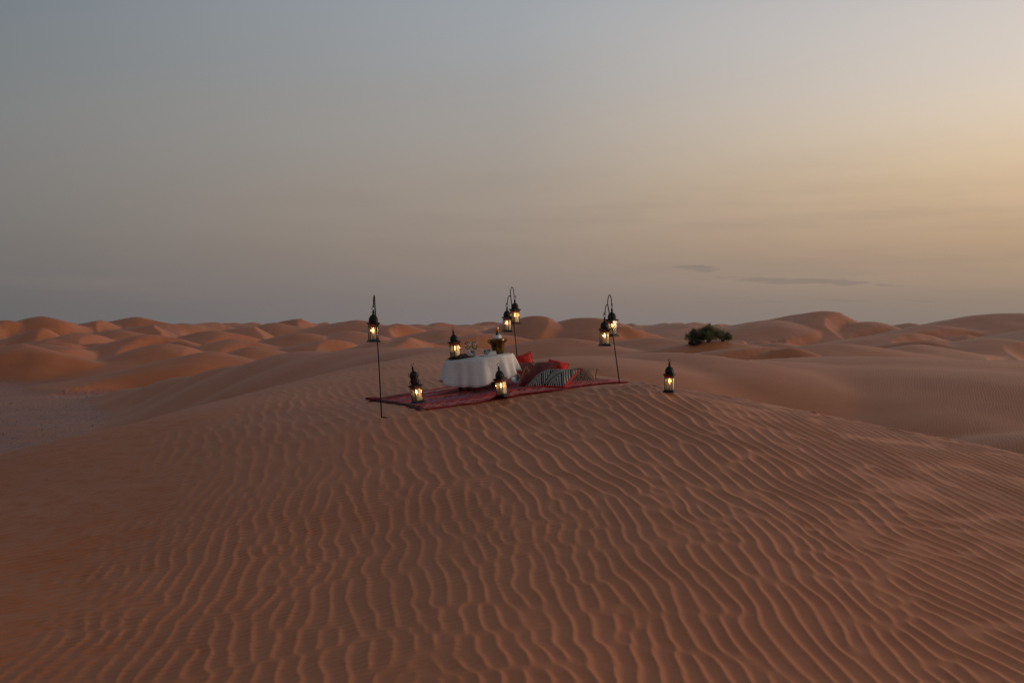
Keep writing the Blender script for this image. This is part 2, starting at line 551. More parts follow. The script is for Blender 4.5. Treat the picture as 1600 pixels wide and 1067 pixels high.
# -- one ring-shaped grid around the camera, finest where the picture looks
azs = np.concatenate([np.linspace(-28.5, 28.5, 940), np.linspace(28.5, 45, 40)[1:], np.linspace(45, 315, 62)[1:-1], np.linspace(-45, -28.5, 40)[:-1] + 360])
azs = np.radians(azs)
rr = [1.2]
while rr[-1] < 4.5: rr.append(rr[-1] + 0.055)
while rr[-1] < 9.2: rr.append(rr[-1] + 0.0145)
while rr[-1] < 14.8: rr.append(rr[-1] + 0.024)
while rr[-1] < 34: rr.append(rr[-1] + 0.09)
iN = len(rr) - 1
while rr[-1] < 260: rr.append(rr[-1] * 1.0065)
while rr[-1] < 420: rr.append(rr[-1] * 1.010)
while rr[-1] < 3200: rr.append(rr[-1] * 1.03)
rr = np.array(rr)
nr, na = len(rr), len(azs)
VX = rr[:, None] * np.sin(azs)[None]; VY = rr[:, None] * np.cos(azs)[None]
zn, sgn, zf, slip = ground_parts(VX.ravel(), VY.ravel())
zn = zn.reshape(nr, na); sgn = sgn.reshape(nr, na); zf = zf.reshape(nr, na); slip = slip.reshape(nr, na)
VZ = smax(zn, zf, 0.8)
rpm = (1 - sst(-0.25, 0.05, sgn)) * (1 - 0.96 * rug_mask(VX, VY)) * (1 - 0.55 * sst(12.5, 17, VY) * (1 - sst(1.0, 2.0, VX)))
nearw = sst(-0.2, 0.8, zn - zf)
VZ = VZ + nearw * rpm * ripples(VX.ravel(), VY.ravel()).reshape(nr, na) + pits(VX.ravel(), VY.ravel()).reshape(nr, na)
VZ = VZ + nearw * 0.012 * fbm(VX * 0.9, VY * 0.9, 61, 2) * (1 - rug_mask(VX, VY, 0.6))
above = zf - BASE
grav = (1 - sst(0.12, 0.45, above + 0.12 * fbm(VX * 0.25, VY * 0.25, 71, 3))) * (1 - sst(-0.4, 0.5, zn - zf)) * (1 - sst(150, 190, np.hypot(VX, VY))) * (1 - sst(0, 12, VX))
ripf = (1 - slip) * (1 - grav) * (1 - nearw)
print('terrain', nr, na, 'quads', nr * na)


def grid_mesh(name, rows, keep, mat):
    """a sheet from part of the ring grid"""
    r0, r1 = rows
    idx = np.arange(nr * na).reshape(nr, na)
    nxt = np.roll(idx, -1, axis=1)
    q = np.stack([idx[r0:r1], nxt[r0:r1], nxt[r0 + 1:r1 + 1], idx[r0 + 1:r1 + 1]], -1).reshape(-1, 4)[:, ::-1]
    if keep is not None: q = q[keep]
    used, inv = np.unique(q, return_inverse=True)
    q = inv.reshape(-1, 4)
    co_ = np.stack([VX.ravel()[used], VY.ravel()[used], VZ.ravel()[used]], -1).astype(np.float32)
    me = bpy.data.meshes.new(name)
    me.vertices.add(len(co_)); me.vertices.foreach_set('co', co_.ravel())
    me.loops.add(q.size); me.loops.foreach_set('vertex_index', q.ravel().astype(np.int32))
    me.polygons.add(len(q)); me.polygons.foreach_set('loop_start', np.arange(0, q.size, 4, dtype=np.int32))
    me.polygons.foreach_set('use_smooth', np.ones(len(q), bool))
    for an, arr in (('ripple', ripf), ('gravel', grav)):
        at = me.attributes.new(an, 'FLOAT', 'POINT'); at.data.foreach_set('value', arr.ravel()[used].astype(np.float32))
    me.update(calc_edges=True)
    me.materials.append(mat)
    o = bpy.data.objects.new(name, me); COL.objects.link(o)
    o['kind'] = 'structure'
    return o


# ------------------------------------------------------------------ materials
def mat(name):
    m = bpy.data.materials.new(name); m.use_nodes = True
    return m, NT(m.node_tree)


def finish(t, bsdf, disp=None):
    o = t.new('ShaderNodeOutputMaterial'); t.l.new(bsdf, o.inputs[0])


def principled(t, col, rough=0.8, metal=0.0, normal=None, **kw):
    b = t.new('ShaderNodeBsdfPrincipled')
    t.put(b.inputs['Base Color'], col); t.put(b.inputs['Roughness'], rough); t.put(b.inputs['Metallic'], metal)
    for k, v in kw.items(): t.put(b.inputs[k.replace('_', ' ')], v)
    if normal is not None: t.l.new(normal, b.inputs['Normal'])
    return b.outputs[0]


def bump(t, h, strength, dist, normal=None):
    b = t.new('ShaderNodeBump'); b.inputs['Strength'].default_value = strength; b.inputs['Distance'].default_value = dist
    t.put(b.inputs['Height'], h)
    if normal is not None: t.l.new(normal, b.inputs['Normal'])
    return b.outputs[0]


def sand_material():
    m, t = mat('sand')
    pos = t.new('ShaderNodeNewGeometry').outputs['Position']
    big = t.noise(pos, 0.35, 4, 0.6)
    fine = t.noise(pos, 190.0, 2, 0.7)
    grain = t.noise(pos, 900.0, 1, 0.5)
    midn = t.noise(pos, 4.0, 4, 0.6)
    c1 = t.mix(t.rng(big, 0.3, 0.7), (0.445, 0.148, 0.067, 1), (0.495, 0.172, 0.081, 1))
    c2 = t.mix(t.math('MULTIPLY', t.rng(midn, 0.35, 0.75), 0.35), c1, (0.40, 0.130, 0.055, 1))
    g = t.math('ADD', t.math('MULTIPLY', fine, 0.5), t.math('MULTIPLY', grain, 0.5))
    c3 = t.mix(t.math('MULTIPLY', t.rng(g, 0.35, 0.65), 0.5), c2, t.mix(0.5, c2, (0.25, 0.09, 0.045, 1)))
    # gravel floor between the dunes: purple brown stones in the sand
    ga = t.new('ShaderNodeAttribute', attribute_name='gravel').outputs['Fac']
    st = t.new('ShaderNodeTexVoronoi'); t.put(st.inputs['Vector'], pos); st.inputs['Scale'].default_value = 4.5
    st2 = t.noise(pos, 2.6, 5, 0.75)
    gcol = t.mix(t.rng(t.noise(pos, 0.12, 4, 0.6), 0.35, 0.65), (0.34, 0.140, 0.106, 1), (0.43, 0.185, 0.132, 1))
    gcol = t.mix(t.rng(st2, 0.48, 0.62), gcol, (0.24, 0.110, 0.092, 1))
    sp = t.new('ShaderNodeSeparateColor'); t.put(sp.inputs[0], st.outputs['Color'])
    gcol = t.mix(t.math('MULTIPLY', t.rng(sp.outputs[0], 0.55, 0.9), t.rng(st.outputs['Distance'], 0.42, 0.2)), gcol, (0.11, 0.055, 0.055, 1))
    gm = t.math('MULTIPLY', ga, t.rng(t.noise(pos, 0.5, 4, 0.65), 0.22, 0.5))
    col = t.mix(gm, c3, gcol)
    # relief: grains, and wind ripples on the far windward slopes
    ra = t.new('ShaderNodeAttribute', attribute_name='ripple').outputs['Fac']
    wp = t.new('ShaderNodeMapping'); t.put(wp.inputs[0], pos); wp.inputs['Rotation'].default_value = (0, 0, math.radians(22))
    w = t.new('ShaderNodeTexWave', wave_type='BANDS', bands_direction='X', wave_profile='SIN')
    t.put(w.inputs['Vector'], wp.outputs[0])
    w.inputs['Scale'].default_value = 2.1; w.inputs['Distortion'].default_value = 7.0; w.inputs['Detail'].default_value = 3.0; w.inputs['Detail Scale'].default_value = 0.55
    patch = t.rng(t.noise(pos, 0.07, 3, 0.5), 0.38, 0.6)
    wh = t.math('MULTIPLY', w.outputs['Fac'], t.math('MULTIPLY', ra, patch))
    n1 = bump(t, wh, 0.5, 0.016)
    n2 = bump(t, t.math('MULTIPLY', t.noise(pos, 1.6, 4, 0.7), t.math('ADD', t.math('MULTIPLY', ga, 0.8), 0.04)), 0.6, 0.25, n1)
    n25 = bump(t, t.noise(pos, 22.0, 4, 0.65), 0.22, 0.012, n2)
    n3 = bump(t, g, 0.45, 0.005, n25)
    b = principled(t, col, 0.55, 0.0, n3, Specular_IOR_Level=0.34, Specular_Tint=(1.0, 0.56, 0.27, 1))
    finish(t, b)
    return m


SAND = sand_material()

near = grid_mesh('foreground_dune', (0, iN), None, SAND)
gm_face = grav[iN:-1].ravel() > 0.5
far_o = grid_mesh('dune_field', (iN, nr - 1), ~gm_face, SAND)
gravel_o = grid_mesh('gravel_plain', (iN, nr - 1), gm_face, SAND)
# close the small hole under the camera
capm = bpy.data.meshes.new('ground_patch')
vv = [(0, 0, float(VZ[0].mean()))] + [(float(VX[0, i]), float(VY[0, i]), float(VZ[0, i])) for i in range(na)]
capm.from_pydata(vv, [], [(0, 1 + (i + 1) % na, 1 + i) for i in range(na)]); capm.materials.append(SAND)
cap = bpy.data.objects.new('ground', capm); COL.objects.link(cap); cap['kind'] = 'structure'
#OBJECTS

# ------------------------------------------------------------------ mesh helpers
class MB:
    def __init__(self): self.v = []; self.f = []; self.s = []

    def add(self, vs, fs, smooth=True):
        o = len(self.v); self.v += [tuple(p) for p in vs]; self.f += [tuple(i + o for i in f) for f in fs]; self.s += [smooth] * len(fs)
        return self

    def box(self, c, d, M=None, taper=1.0):
        x, y, z = d[0] / 2, d[1] / 2, d[2] / 2
        vs = [Vector((sx * x * (taper if sz > 0 else 1), sy * y * (taper if sz > 0 else 1), sz * z)) for sz in (-1, 1) for sx, sy in ((-1, -1), (1, -1), (1, 1), (-1, 1))]
        if M is not None: vs = [M @ p for p in vs]
        vs = [p + Vector(c) for p in vs]
        return self.add(vs, [(3, 2, 1, 0), (4, 5, 6, 7), (0, 1, 5, 4), (1, 2, 6, 5), (2, 3, 7, 6), (3, 0, 4, 7)], False)

    def lathe(self, prof, n=20, c=(0, 0, 0), sx=1.0, sy=1.0, smooth=True, rot=0.0, cap=True):
        vs = []; fs = []
        for r, z in prof:
            for k in range(n):
                a = 2 * math.pi * k / n + rot
                vs.append((c[0] + r * sx * math.cos(a), c[1] + r * sy * math.sin(a), c[2] + z))
        for i in range(len(prof) - 1):
            for k in range(n):
                k2 = (k + 1) % n
                fs.append((i * n + k, i * n + k2, (i + 1) * n + k2, (i + 1) * n + k))
        if cap:
            fs.append(tuple(range(n - 1, -1, -1))); fs.append(tuple((len(prof) - 1) * n + k for k in range(n)))
        return self.add(vs, fs, smooth)

    def tube(self, pts, r, n=8, closed=False):
        pts = [Vector(p) for p in pts]; m = len(pts); vs = []; fs = []
        rs = r if isinstance(r, (list, tuple)) else [r] * m
        up = Vector((0.31, 0.17, 0.93)).normalized()
        for i, p in enumerate(pts):
            a = pts[(i - 1) % m] if closed or i > 0 else p; b = pts[(i + 1) % m] if closed or i < m - 1 else p
            t = (b - a).normalized()
            s = t.cross(up)
            if s.length < 1e-3: s = t.cross(Vector((1, 0, 0)))
            s.normalize(); w = s.cross(t)
            for k in range(n):
                q = 2 * math.pi * k / n
                vs.append(p + (s * math.cos(q) + w * math.sin(q)) * rs[i])
        for i in range(m if closed else m - 1):
            j = (i + 1) % m
            for k in range(n):
                k2 = (k + 1) % n
                fs.append((i * n + k, j * n + k, j * n + k2, i * n + k2))
        if not closed:
            fs.append(tuple(range(n))); fs.append(tuple((m - 1) * n + k for k in range(n - 1, -1, -1)))
        return self.add(vs, fs)

    def mesh(self, name, mt):
        me = bpy.data.meshes.new(name); me.from_pydata(self.v, [], self.f)
        me.polygons.foreach_set('use_smooth', self.s)
        for m_ in (mt if isinstance(mt, (list, tuple)) else [mt]): me.materials.append(m_)
        me.update()
        return me

    def build(self, name, mt, parent=None, M=None):
        o = bpy.data.objects.new(name, self.mesh(name, mt)); COL.objects.link(o)
        if parent is not None: o.parent = parent
        if M is not None: o.matrix_local = M
        return o


def tag(o, label, cat, group=None, kind=None):
    if label: o['label'] = label
    if cat: o['category'] = cat
    if group: o['group'] = group
    if kind: o['kind'] = kind
    return o


def empty(name, M):
    o = bpy.data.objects.new(name, None); COL.objects.link(o)
    o.empty_display_size = 0.1
    o.matrix_world = M
    return o


def copy_tree(o, M=None, parent=None):
    c_ = o.copy(); COL.objects.link(c_)
    if parent is not None:
        c_.parent = parent
    if M is not None: c_.matrix_world = M
    for ch in o.children: copy_tree(ch, None, c_)
    return c_


def frame(pos, normal=Vector((0, 0, 1)), yaw=0.0):
    """matrix of a thing standing at pos on a surface with this normal"""
    q = Vector((0, 0, 1)).rotation_difference(normal)
    return Matrix.Translation(pos) @ q.to_matrix().to_4x4() @ Matrix.Rotation(yaw, 4, 'Z')


def at_ground(x, y):
    return Vector((x, y, H(x, y)))


def hnormal(x, y, e=0.3):
    return Vector((H(x - e, y) - H(x + e, y), H(x, y - e) - H(x, y + e), 2 * e)).normalized()


# ------------------------------------------------------------------ materials of the things
def simple(name, col, rough=0.6, metal=0.0, noise_scale=None, var=0.25, bump_s=0.0, **kw):
    m, t = mat(name)
    oc = t.new('ShaderNodeTexCoord').outputs['Object']
    cc = col + (1,) if len(col) == 3 else col
    n = None
    if noise_scale:
        nz = t.noise(oc, noise_scale, 4, 0.6)
        dark = tuple(v * (1 - var) for v in cc[:3]) + (1,); lite = tuple(min(1, v * (1 + var)) for v in cc[:3]) + (1,)
        cc = t.mix(t.rng(nz, 0.3, 0.7), dark, lite)
        if bump_s: n = bump(t, nz, bump_s, 0.01)
    finish(t, principled(t, cc, rough, metal, n, **kw))
    return m


IRON = simple('black_iron', (0.012, 0.010, 0.009), 0.55, 0.4, 40, 0.5, 0.3)
ROD = simple('rusted_rod', (0.020, 0.013, 0.010), 0.6, 0.5, 30, 0.5, 0.2)
WAX = simple('candle_wax', (0.80, 0.74, 0.62), 0.5, 0.0, 20, 0.08, 0.0, Subsurface_Weight=0.2)
WOOD = simple('dark_wood', (0.035, 0.018, 0.011), 0.5, 0.0, 12, 0.4, 0.2)
TRAYM = simple('dark_tray', (0.030, 0.018, 0.015), 0.35, 0.3, 20, 0.4)
FRUIT = simple('dried_fruit', (0.13, 0.038, 0.022), 0.45, 0.0, 60, 0.6, 0.3)
NAPKIN = simple('pale_paper', (0.55, 0.40, 0.36), 0.8, 0.0, 30, 0.1)
CHINA = simple('white_china', (0.72, 0.72, 0.72), 0.25)
LINEN = simple('white_linen_napkin', (0.74, 0.71, 0.68), 0.85, 0.0, 30, 0.06, 0.2)
BRASS = simple('aged_brass', (0.15, 0.082, 0.028), 0.22, 1.0, 9, 0.5, 0.12)
FOIL = simple('gold_foil', (0.75, 0.42, 0.13), 0.3, 0.8, 60, 0.15)
BOTTLE = simple('green_bottle', (0.03, 0.05, 0.02), 0.1)
STEEL = simple('polished_steel', (0.55, 0.57, 0.58), 0.30, 1.0, 8, 0.1)
STEM = simple('shrub_wood', (0.07, 0.045, 0.03), 0.9, 0.0, 5, 0.4)


def flame_mat():
    m, t = mat('candle_flame')
    e = t.new('ShaderNodeEmission'); e.inputs[0].default_value = (1.0, 0.50, 0.13, 1); e.inputs[1].default_value = 14.0
    finish(t, e.outputs[0]); return m


FLAME = flame_mat()


def glass_mat(name, tint, film, filmcol):
    """window glass with a dusty film that picks up light from both sides"""
    m, t = mat(name)
    oc = t.new('ShaderNodeTexCoord').outputs['Object']
    tr = t.new('ShaderNodeBsdfTransparent'); tr.inputs[0].default_value = tint
    gl = t.new('ShaderNodeBsdfGlossy'); gl.inputs['Roughness'].default_value = 0.04
    fr = t.new('ShaderNodeFresnel'); fr.inputs[0].default_value = 1.5
    m1 = t.new('ShaderNodeMixShader'); t.put(m1.inputs[0], t.math('MULTIPLY', fr.outputs[0], 1.6, clamp=True)); t.l.new(tr.outputs[0], m1.inputs[1]); t.l.new(gl.outputs[0], m1.inputs[2])
    df = t.new('ShaderNodeBsdfDiffuse'); df.inputs[0].default_value = filmcol
    tl = t.new('ShaderNodeBsdfTranslucent'); tl.inputs[0].default_value = filmcol
    m2 = t.new('ShaderNodeMixShader'); m2.inputs[0].default_value = 0.5; t.l.new(df.outputs[0], m2.inputs[1]); t.l.new(tl.outputs[0], m2.inputs[2])
    m3 = t.new('ShaderNodeMixShader'); t.put(m3.inputs[0], t.math('MULTIPLY', t.rng(t.noise(oc, 14, 4, 0.6), 0.25, 0.75, 0.7, 1.25), film)); t.l.new(m1.outputs[0], m3.inputs[1]); t.l.new(m2.outputs[0], m3.inputs[2])
    finish(t, m3.outputs[0]); return m


PANE = glass_mat('lantern_glass', (0.93, 0.93, 0.92, 1), 0.05, (0.85, 0.80, 0.72, 1))
FROST = glass_mat('frosted_lantern_glass', (0.9, 0.9, 0.88, 1), 0.42, (0.90, 0.87, 0.80, 1))
AMBER = glass_mat('amber_glass', (0.50, 0.16, 0.05, 1), 0.30, (0.40, 0.10, 0.03, 1))


def clear_glass(name, col=(1, 1, 1, 1), rough=0.0, ior=1.45):
    m, t = mat(name)
    tr = t.new('ShaderNodeBsdfTransparent'); tr.inputs[0].default_value = col
    gl = t.new('ShaderNodeBsdfGlossy'); gl.inputs['Roughness'].default_value = 0.03
    fr = t.new('ShaderNodeFresnel'); fr.inputs[0].default_value = ior
    m1 = t.new('ShaderNodeMixShader'); t.put(m1.inputs[0], t.math('ADD', t.math('MULTIPLY', fr.outputs[0], 1.8), 0.05, clamp=True)); t.l.new(tr.outputs[0], m1.inputs[1]); t.l.new(gl.outputs[0], m1.inputs[2])
    finish(t, m1.outputs[0]); return m


GLASS = clear_glass('drinking_glass', (0.93, 0.94, 0.94, 1))


def wine_mat():
    m, t = mat('white_wine')
    g = t.new('ShaderNodeBsdfRefraction'); g.inputs['Color'].default_value = (1.0, 0.84, 0.30, 1); g.inputs['IOR'].default_value = 1.33; g.inputs['Roughness'].default_value = 0.05
    tl = t.new('ShaderNodeBsdfTranslucent'); tl.inputs[0].default_value = (1.0, 0.84, 0.26, 1)
    m1 = t.new('ShaderNodeMixShader'); m1.inputs[0].default_value = 0.65; t.l.new(g.outputs[0], m1.inputs[1]); t.l.new(tl.outputs[0], m1.inputs[2])
    finish(t, m1.outputs[0]); return m


WINE = wine_mat()


def cloth_mat():
    m, t = mat('white_tablecloth')
    oc = t.new('ShaderNodeTexCoord').outputs['Object']
    nz = t.noise(oc, 5, 5, 0.6)
    col = t.mix(t.rng(nz, 0.3, 0.7), (0.84, 0.80, 0.80, 1), (0.88, 0.85, 0.84, 1))
    n = bump(t, t.noise(oc, 11, 5, 0.7), 0.6, 0.03)
    n = bump(t, t.noise(oc, 400, 1), 0.15, 0.002, n)
    b = t.new('ShaderNodeBsdfPrincipled'); t.put(b.inputs['Base Color'], col); b.inputs['Roughness'].default_value = 0.9
    t.l.new(n, b.inputs['Normal'])
    tl = t.new('ShaderNodeBsdfTranslucent'); t.put(tl.inputs[0], col)
    ms = t.new('ShaderNodeMixShader'); ms.inputs[0].default_value = 0.26; t.l.new(b.outputs[0], ms.inputs[1]); t.l.new(tl.outputs[0], ms.inputs[2])
    finish(t, ms.outputs[0]); return m


def rug_mat():
    m, t = mat('woven_red_rug')
    uv = t.new('ShaderNodeTexCoord').outputs['UV']
    s = t.new('ShaderNodeSeparateXYZ'); t.put(s.inputs[0], uv)
    u, v = s.outputs[0], s.outputs[1]                      # metres along and across
    wob_ = t.noise(uv, 3.0, 3, 0.6)
    v2 = t.math('ADD', v, t.math('MULTIPLY', t.math('SUBTRACT', wob_, 0.5), 0.05))
    tt = t.math('DIVIDE', v2, RWID)
    red = (0.54, 0.048, 0.050, 1); dred = (0.24, 0.014, 0.020, 1); coral = (0.58, 0.150, 0.130, 1); plum = (0.33, 0.115, 0.140, 1); pale = (0.56, 0.28, 0.25, 1)
    base = t.ramp(tt, [(0.0, dred), (0.03, coral), (0.12, coral), (0.13, red), (0.19, red), (0.20, plum), (0.36, plum), (0.37, coral), (0.44, red), (0.50, dred), (0.52, plum), (0.66, plum), (0.67, coral), (0.74, red), (0.80, dred), (0.83, coral), (0.90, pale), (0.96, red)][:18], 'LINEAR')
    # small woven lozenges and flecks in rows
    row = t.math('FRACT', t.math('MULTIPLY', v2, 6.0)); colm = t.math('FRACT', t.math('ADD', t.math('MULTIPLY', u, 5.0), t.math('MULTIPLY', t.math('FLOOR', t.math('MULTIPLY', v2, 6.0)), 0.37)))
    dm = t.math('ADD', t.math('ABSOLUTE', t.math('SUBTRACT', row, 0.5)), t.math('ABSOLUTE', t.math('SUBTRACT', colm, 0.5)))
    loz = t.math('MULTIPLY', t.rng(dm, 0.42, 0.34), t.rng(dm, 0.12, 0.2))
    rown = t.noise(t.comb(0.0, t.math('FLOOR', t.math('MULTIPLY', v2, 6.0)), 0.0), 1.7, 1)
    c1 = t.mix(t.math('MULTIPLY', t.math('MULTIPLY', loz, t.rng(rown, 0.35, 0.55)), 0.9), base, (0.045, 0.02, 0.03, 1))
    fl = t.noise(t.comb(t.math('MULTIPLY', u, 26.0), t.math('MULTIPLY', v, 46.0), 0.0), 1.0, 2, 0.7)
    c2 = t.mix(t.math('MULTIPLY', t.rng(fl, 0.55, 0.66), 0.7), c1, (0.40, 0.22, 0.23, 1))
    c3 = t.mix(t.math('MULTIPLY', t.rng(fl, 0.43, 0.34), 0.5), c2, (0.05, 0.008, 0.012, 1))
    wear = t.noise(uv, 2.2, 4, 0.65)
    c4 = t.mix(t.math('MULTIPLY', t.rng(wear, 0.5, 0.75), 0.35), c3, (0.46, 0.20, 0.17, 1))
    n = bump(t, fl, 0.5, 0.01)
    finish(t, principled(t, c4, 0.95, 0.0, n, Specular_IOR_Level=0.1)); return m


def kilim(name, a, b_, accent, freq=9.0, sharp=0.5):
    """zigzag cushion cover woven in two colours with dotted bands"""
    m, t = mat(name)
    oc = t.new('ShaderNodeTexCoord').outputs['Generated']
    s = t.new('ShaderNodeSeparateXYZ'); t.put(s.inputs[0], oc)
    u, v = s.outputs[0], s.outputs[1]
    zz = t.math('ABSOLUTE', t.math('SUBTRACT', t.math('FRACT', t.math('MULTIPLY', u, 2.0)), 0.5))
    ph_ = t.math('ADD', t.math('MULTIPLY', v, 1.0), t.math('MULTIPLY', zz, 1.3))
    band = t.math('FRACT', t.math('MULTIPLY', ph_, freq))
    line = t.rng(t.math('ABSOLUTE', t.math('SUBTRACT', band, 0.5)), sharp * 0.5 - 0.04, sharp * 0.5 + 0.04)
    dots = t.math('MULTIPLY', t.rng(t.math('SINE', t.math('MULTIPLY', u, 150.0)), 0.2, 0.5), t.rng(t.math('ABSOLUTE', t.math('SUBTRACT', band, 0.0)), 0.10, 0.04))
    vb = t.rng(t.math('ABSOLUTE', t.math('SUBTRACT', t.math('FRACT', t.math('MULTIPLY', u, 2.0)), 0.5)), 0.47, 0.49)
    col = t.mix(line, b_ + (1,), a + (1,))
    col = t.mix(t.math('MULTIPLY', dots, 0.9), col, b_ + (1,))
    col = t.mix(vb, col, b_ + (1,))
    bn = t.math('FRACT', t.math('MULTIPLY', ph_, freq / 4.0))
    col = t.mix(t.rng(bn, 0.86, 0.9), col, accent + (1,))
    n = bump(t, t.noise(oc, 120, 2), 0.4, 0.004)
    finish(t, principled(t, col, 0.95, 0.0, n, Specular_IOR_Level=0.1)); return m


CLOTH = cloth_mat()
RUG = rug_mat()
KBW = kilim('black_white_kilim', (0.42, 0.37, 0.34), (0.016, 0.012, 0.012), (0.03, 0.015, 0.015), 7.0, 0.46)
KBR = kilim('tan_black_kilim', (0.42, 0.30, 0.22), (0.05, 0.015, 0.013), (0.36, 0.03, 0.025), 7.0, 0.5)
KRD = kilim('brown_red_kilim', (0.26, 0.12, 0.075), (0.16, 0.012, 0.012), (0.40, 0.25, 0.17), 6.0, 0.5)
REDC = simple('bright_red_cotton', (0.50, 0.014, 0.010), 0.9, 0.0, 18, 0.25, 0.3)
MAROON = simple('maroon_cotton', (0.115, 0.014, 0.014), 0.95, 0.0, 18, 0.35, 0.3)
DRUG = simple('dark_red_wool', (0.17, 0.012, 0.016), 0.95, 0.0, 14, 0.4, 0.4)
FRNG = simple('fringe_wool', (0.06, 0.025, 0.025), 0.95, 0.0, 30, 0.6)

# ------------------------------------------------------------------ lanterns
def ring_pts(r, z, n=16):
    return [(r * math.cos(2 * math.pi * k / n), 0, z + r * math.sin(2 * math.pi * k / n)) for k in range(n)]


def make_lantern(tall=False):
    root = empty('lantern', Matrix.Identity(4))
    hb, hp = 0.060, 0.053
    q = math.pi / 4; s2 = math.sqrt(2)
    # flared foot
    MB().lathe([(0.076 * s2, 0.0), (0.076 * s2, 0.008), (0.064 * s2, 0.028), (0.061 * s2, 0.034)], 4, rot=q, smooth=False).build('base', IRON, root)
    for sx in (-1, 1):
        for sy in (-1, 1):
            MB().box((sx * hp, sy * hp, 0.034 + 0.0975), (0.008, 0.008, 0.195)).build('post', IRON, root)
    for k in range(4):
        R = Matrix.Rotation(k * math.pi / 2, 3, 'Z')
        pm = MB()
        pm.box(R @ Vector((0, -hp, 0.034 + 0.080)), (0.0965, 0.003, 0.158), R)
        p = pm.build('pane', FROST if k == 1 else PANE, root)
        MB().box(R @ Vector((0, -hp, 0.212)), (0.0965, 0.003, 0.026), R).build('amber_strip', AMBER, root)
        MB().box(R @ Vector((0, -hp, 0.1965)), (0.098, 0.006, 0.006), R).build('glazing_bar', IRON, root)
    # cornice
    MB().lathe([(0.057 * s2, 0.2265), (0.070 * s2, 0.232), (0.073 * s2, 0.240), (0.073 * s2, 0.246), (0.062 * s2, 0.252), (0.045 * s2, 0.257)], 4, rot=q, smooth=False).build('cornice', IRON, root)
    if not tall:
        dome = [(0.058, 0.256), (0.058, 0.270), (0.057, 0.288), (0.053, 0.305), (0.044, 0.325), (0.031, 0.341), (0.020, 0.350)]
        z1 = 0.350
    else:
        dome = [(0.046, 0.256), (0.056, 0.27), (0.058, 0.30), (0.052, 0.325), (0.046, 0.34), (0.052, 0.36), (0.054, 0.385), (0.047, 0.41), (0.032, 0.43), (0.020, 0.44)]
        z1 = 0.44
    d = MB().lathe(dome, 20).build('roof', IRON, root)
    vb = MB()                                                  # raised vents and ribs round the roof
    for k in range(8):
        a = 2 * math.pi * k / 8
        vb.tube([((r + 0.002) * math.cos(a), (r + 0.002) * math.sin(a), z) for r, z in dome[1:-1]], 0.0026, 5)
    vb.build('rib', IRON, d)
    MB().lathe([(0.019, z1), (0.022, z1 + 0.004), (0.015, z1 + 0.012), (0.013, z1 + 0.028), (0.020, z1 + 0.034), (0.020, z1 + 0.040), (0.011, z1 + 0.046), (0.009, z1 + 0.062), (0.005, z1 + 0.068)], 12, smooth=True).build('finial', IRON, d)
    rg = MB().tube(ring_pts(0.020, 0), 0.0034, 6, True).build('ring', IRON, root, Matrix.Translation((0, 0, z1 + 0.084)) @ (Matrix.Rotation(math.radians(35), 4, 'X') if tall else Matrix.Identity(4)))
    if tall:                                                   # pierced scrolls standing off the crown
        for k in range(4):
            a = math.pi / 4 + k * math.pi / 2
            pts = []
            for j in range(18):
                tt_ = j / 17
                rr_ = 0.062 + 0.014 * math.sin(tt_ * math.pi * 3)
                pts.append((rr_ * math.cos(a), rr_ * math.sin(a), 0.252 + 0.17 * tt_))
            MB().tube(pts, 0.0035, 5).build('scroll', IRON, root)
    cd = MB().lathe([(0.0135, 0.034), (0.0135, 0.116), (0.012, 0.120), (0.004, 0.118)], 14).build('candle', WAX, root)
    MB().tube([(0, 0, 0.120), (0.001, 0, 0.130)], 0.0012, 5).build('wick', IRON, cd)
    MB().lathe([(0.0005, 0.124), (0.0075, 0.134), (0.0095, 0.146), (0.0072, 0.162), (0.0036, 0.176), (0.0004, 0.190)], 12).build('flame', FLAME, cd)
    ld = bpy.data.lights.new('candle_light', 'POINT'); ld.energy = 0.9; ld.color = (1.0, 0.52, 0.18); ld.shadow_soft_size = 0.012
    lo = bpy.data.objects.new('candle_light', ld); COL.objects.link(lo); lo.parent = root; lo.location = (0, 0, 0.150)
    return root


LS = 0.91                               # size of the lanterns
TOPZ = (0.350 + 0.084 + 0.020) * LS          # top of the ring
proto = make_lantern(False)
first = [True]


def lantern(M, label, group='candle lanterns', src=None):
    M = M @ Matrix.Scale(LS, 4)
    if src is None and first[0]:
        o = proto; first[0] = False; o.matrix_world = M
    elif src is None: o = copy_tree(proto, M)
    else: o = src; o.matrix_world = M
    tag(o, label, 'lantern', group)
    return o


# ------------------------------------------------------------------ rug
def rug_xy(a, b):
    return RF.x + ex.x * a + ey.x * b, RF.y + ex.y * a + ey.y * b


def rug_z(x, y):
    return H(x, y)


NU, NV = 120, 84
ua = np.linspace(0, RLEN, NU + 1); va = np.linspace(0, RWID, NV + 1)
UU, VV = np.meshgrid(ua, va, indexing='ij')
edge_f = 0.035 * fbm(UU * 3.0, VV * 0 + 1.5, 81, 3) * np.exp(-VV / 0.25) + 0.035 * fbm(UU * 3.0, VV * 0 + 9.5, 82, 3) * np.exp(-(RWID - VV) / 0.25)
edge_u = 0.035 * fbm(VV * 3.0, UU * 0 + 4.5, 83, 3) * (np.exp(-UU / 0.25) + np.exp(-(RLEN - UU) / 0.25))
AU = UU + edge_u; AV = VV + edge_f
XX = RF.x + ex.x * AU + ey.x * AV; YY = RF.y + ex.y * AU + ey.y * AV
zn_, s_, zf_, sl_ = ground_parts(XX.ravel(), YY.ravel())
GZ = smax(zn_, zf_, 0.8).reshape(XX.shape)
db = np.minimum(np.minimum(UU, RLEN - UU), np.minimum(VV, RWID - VV))
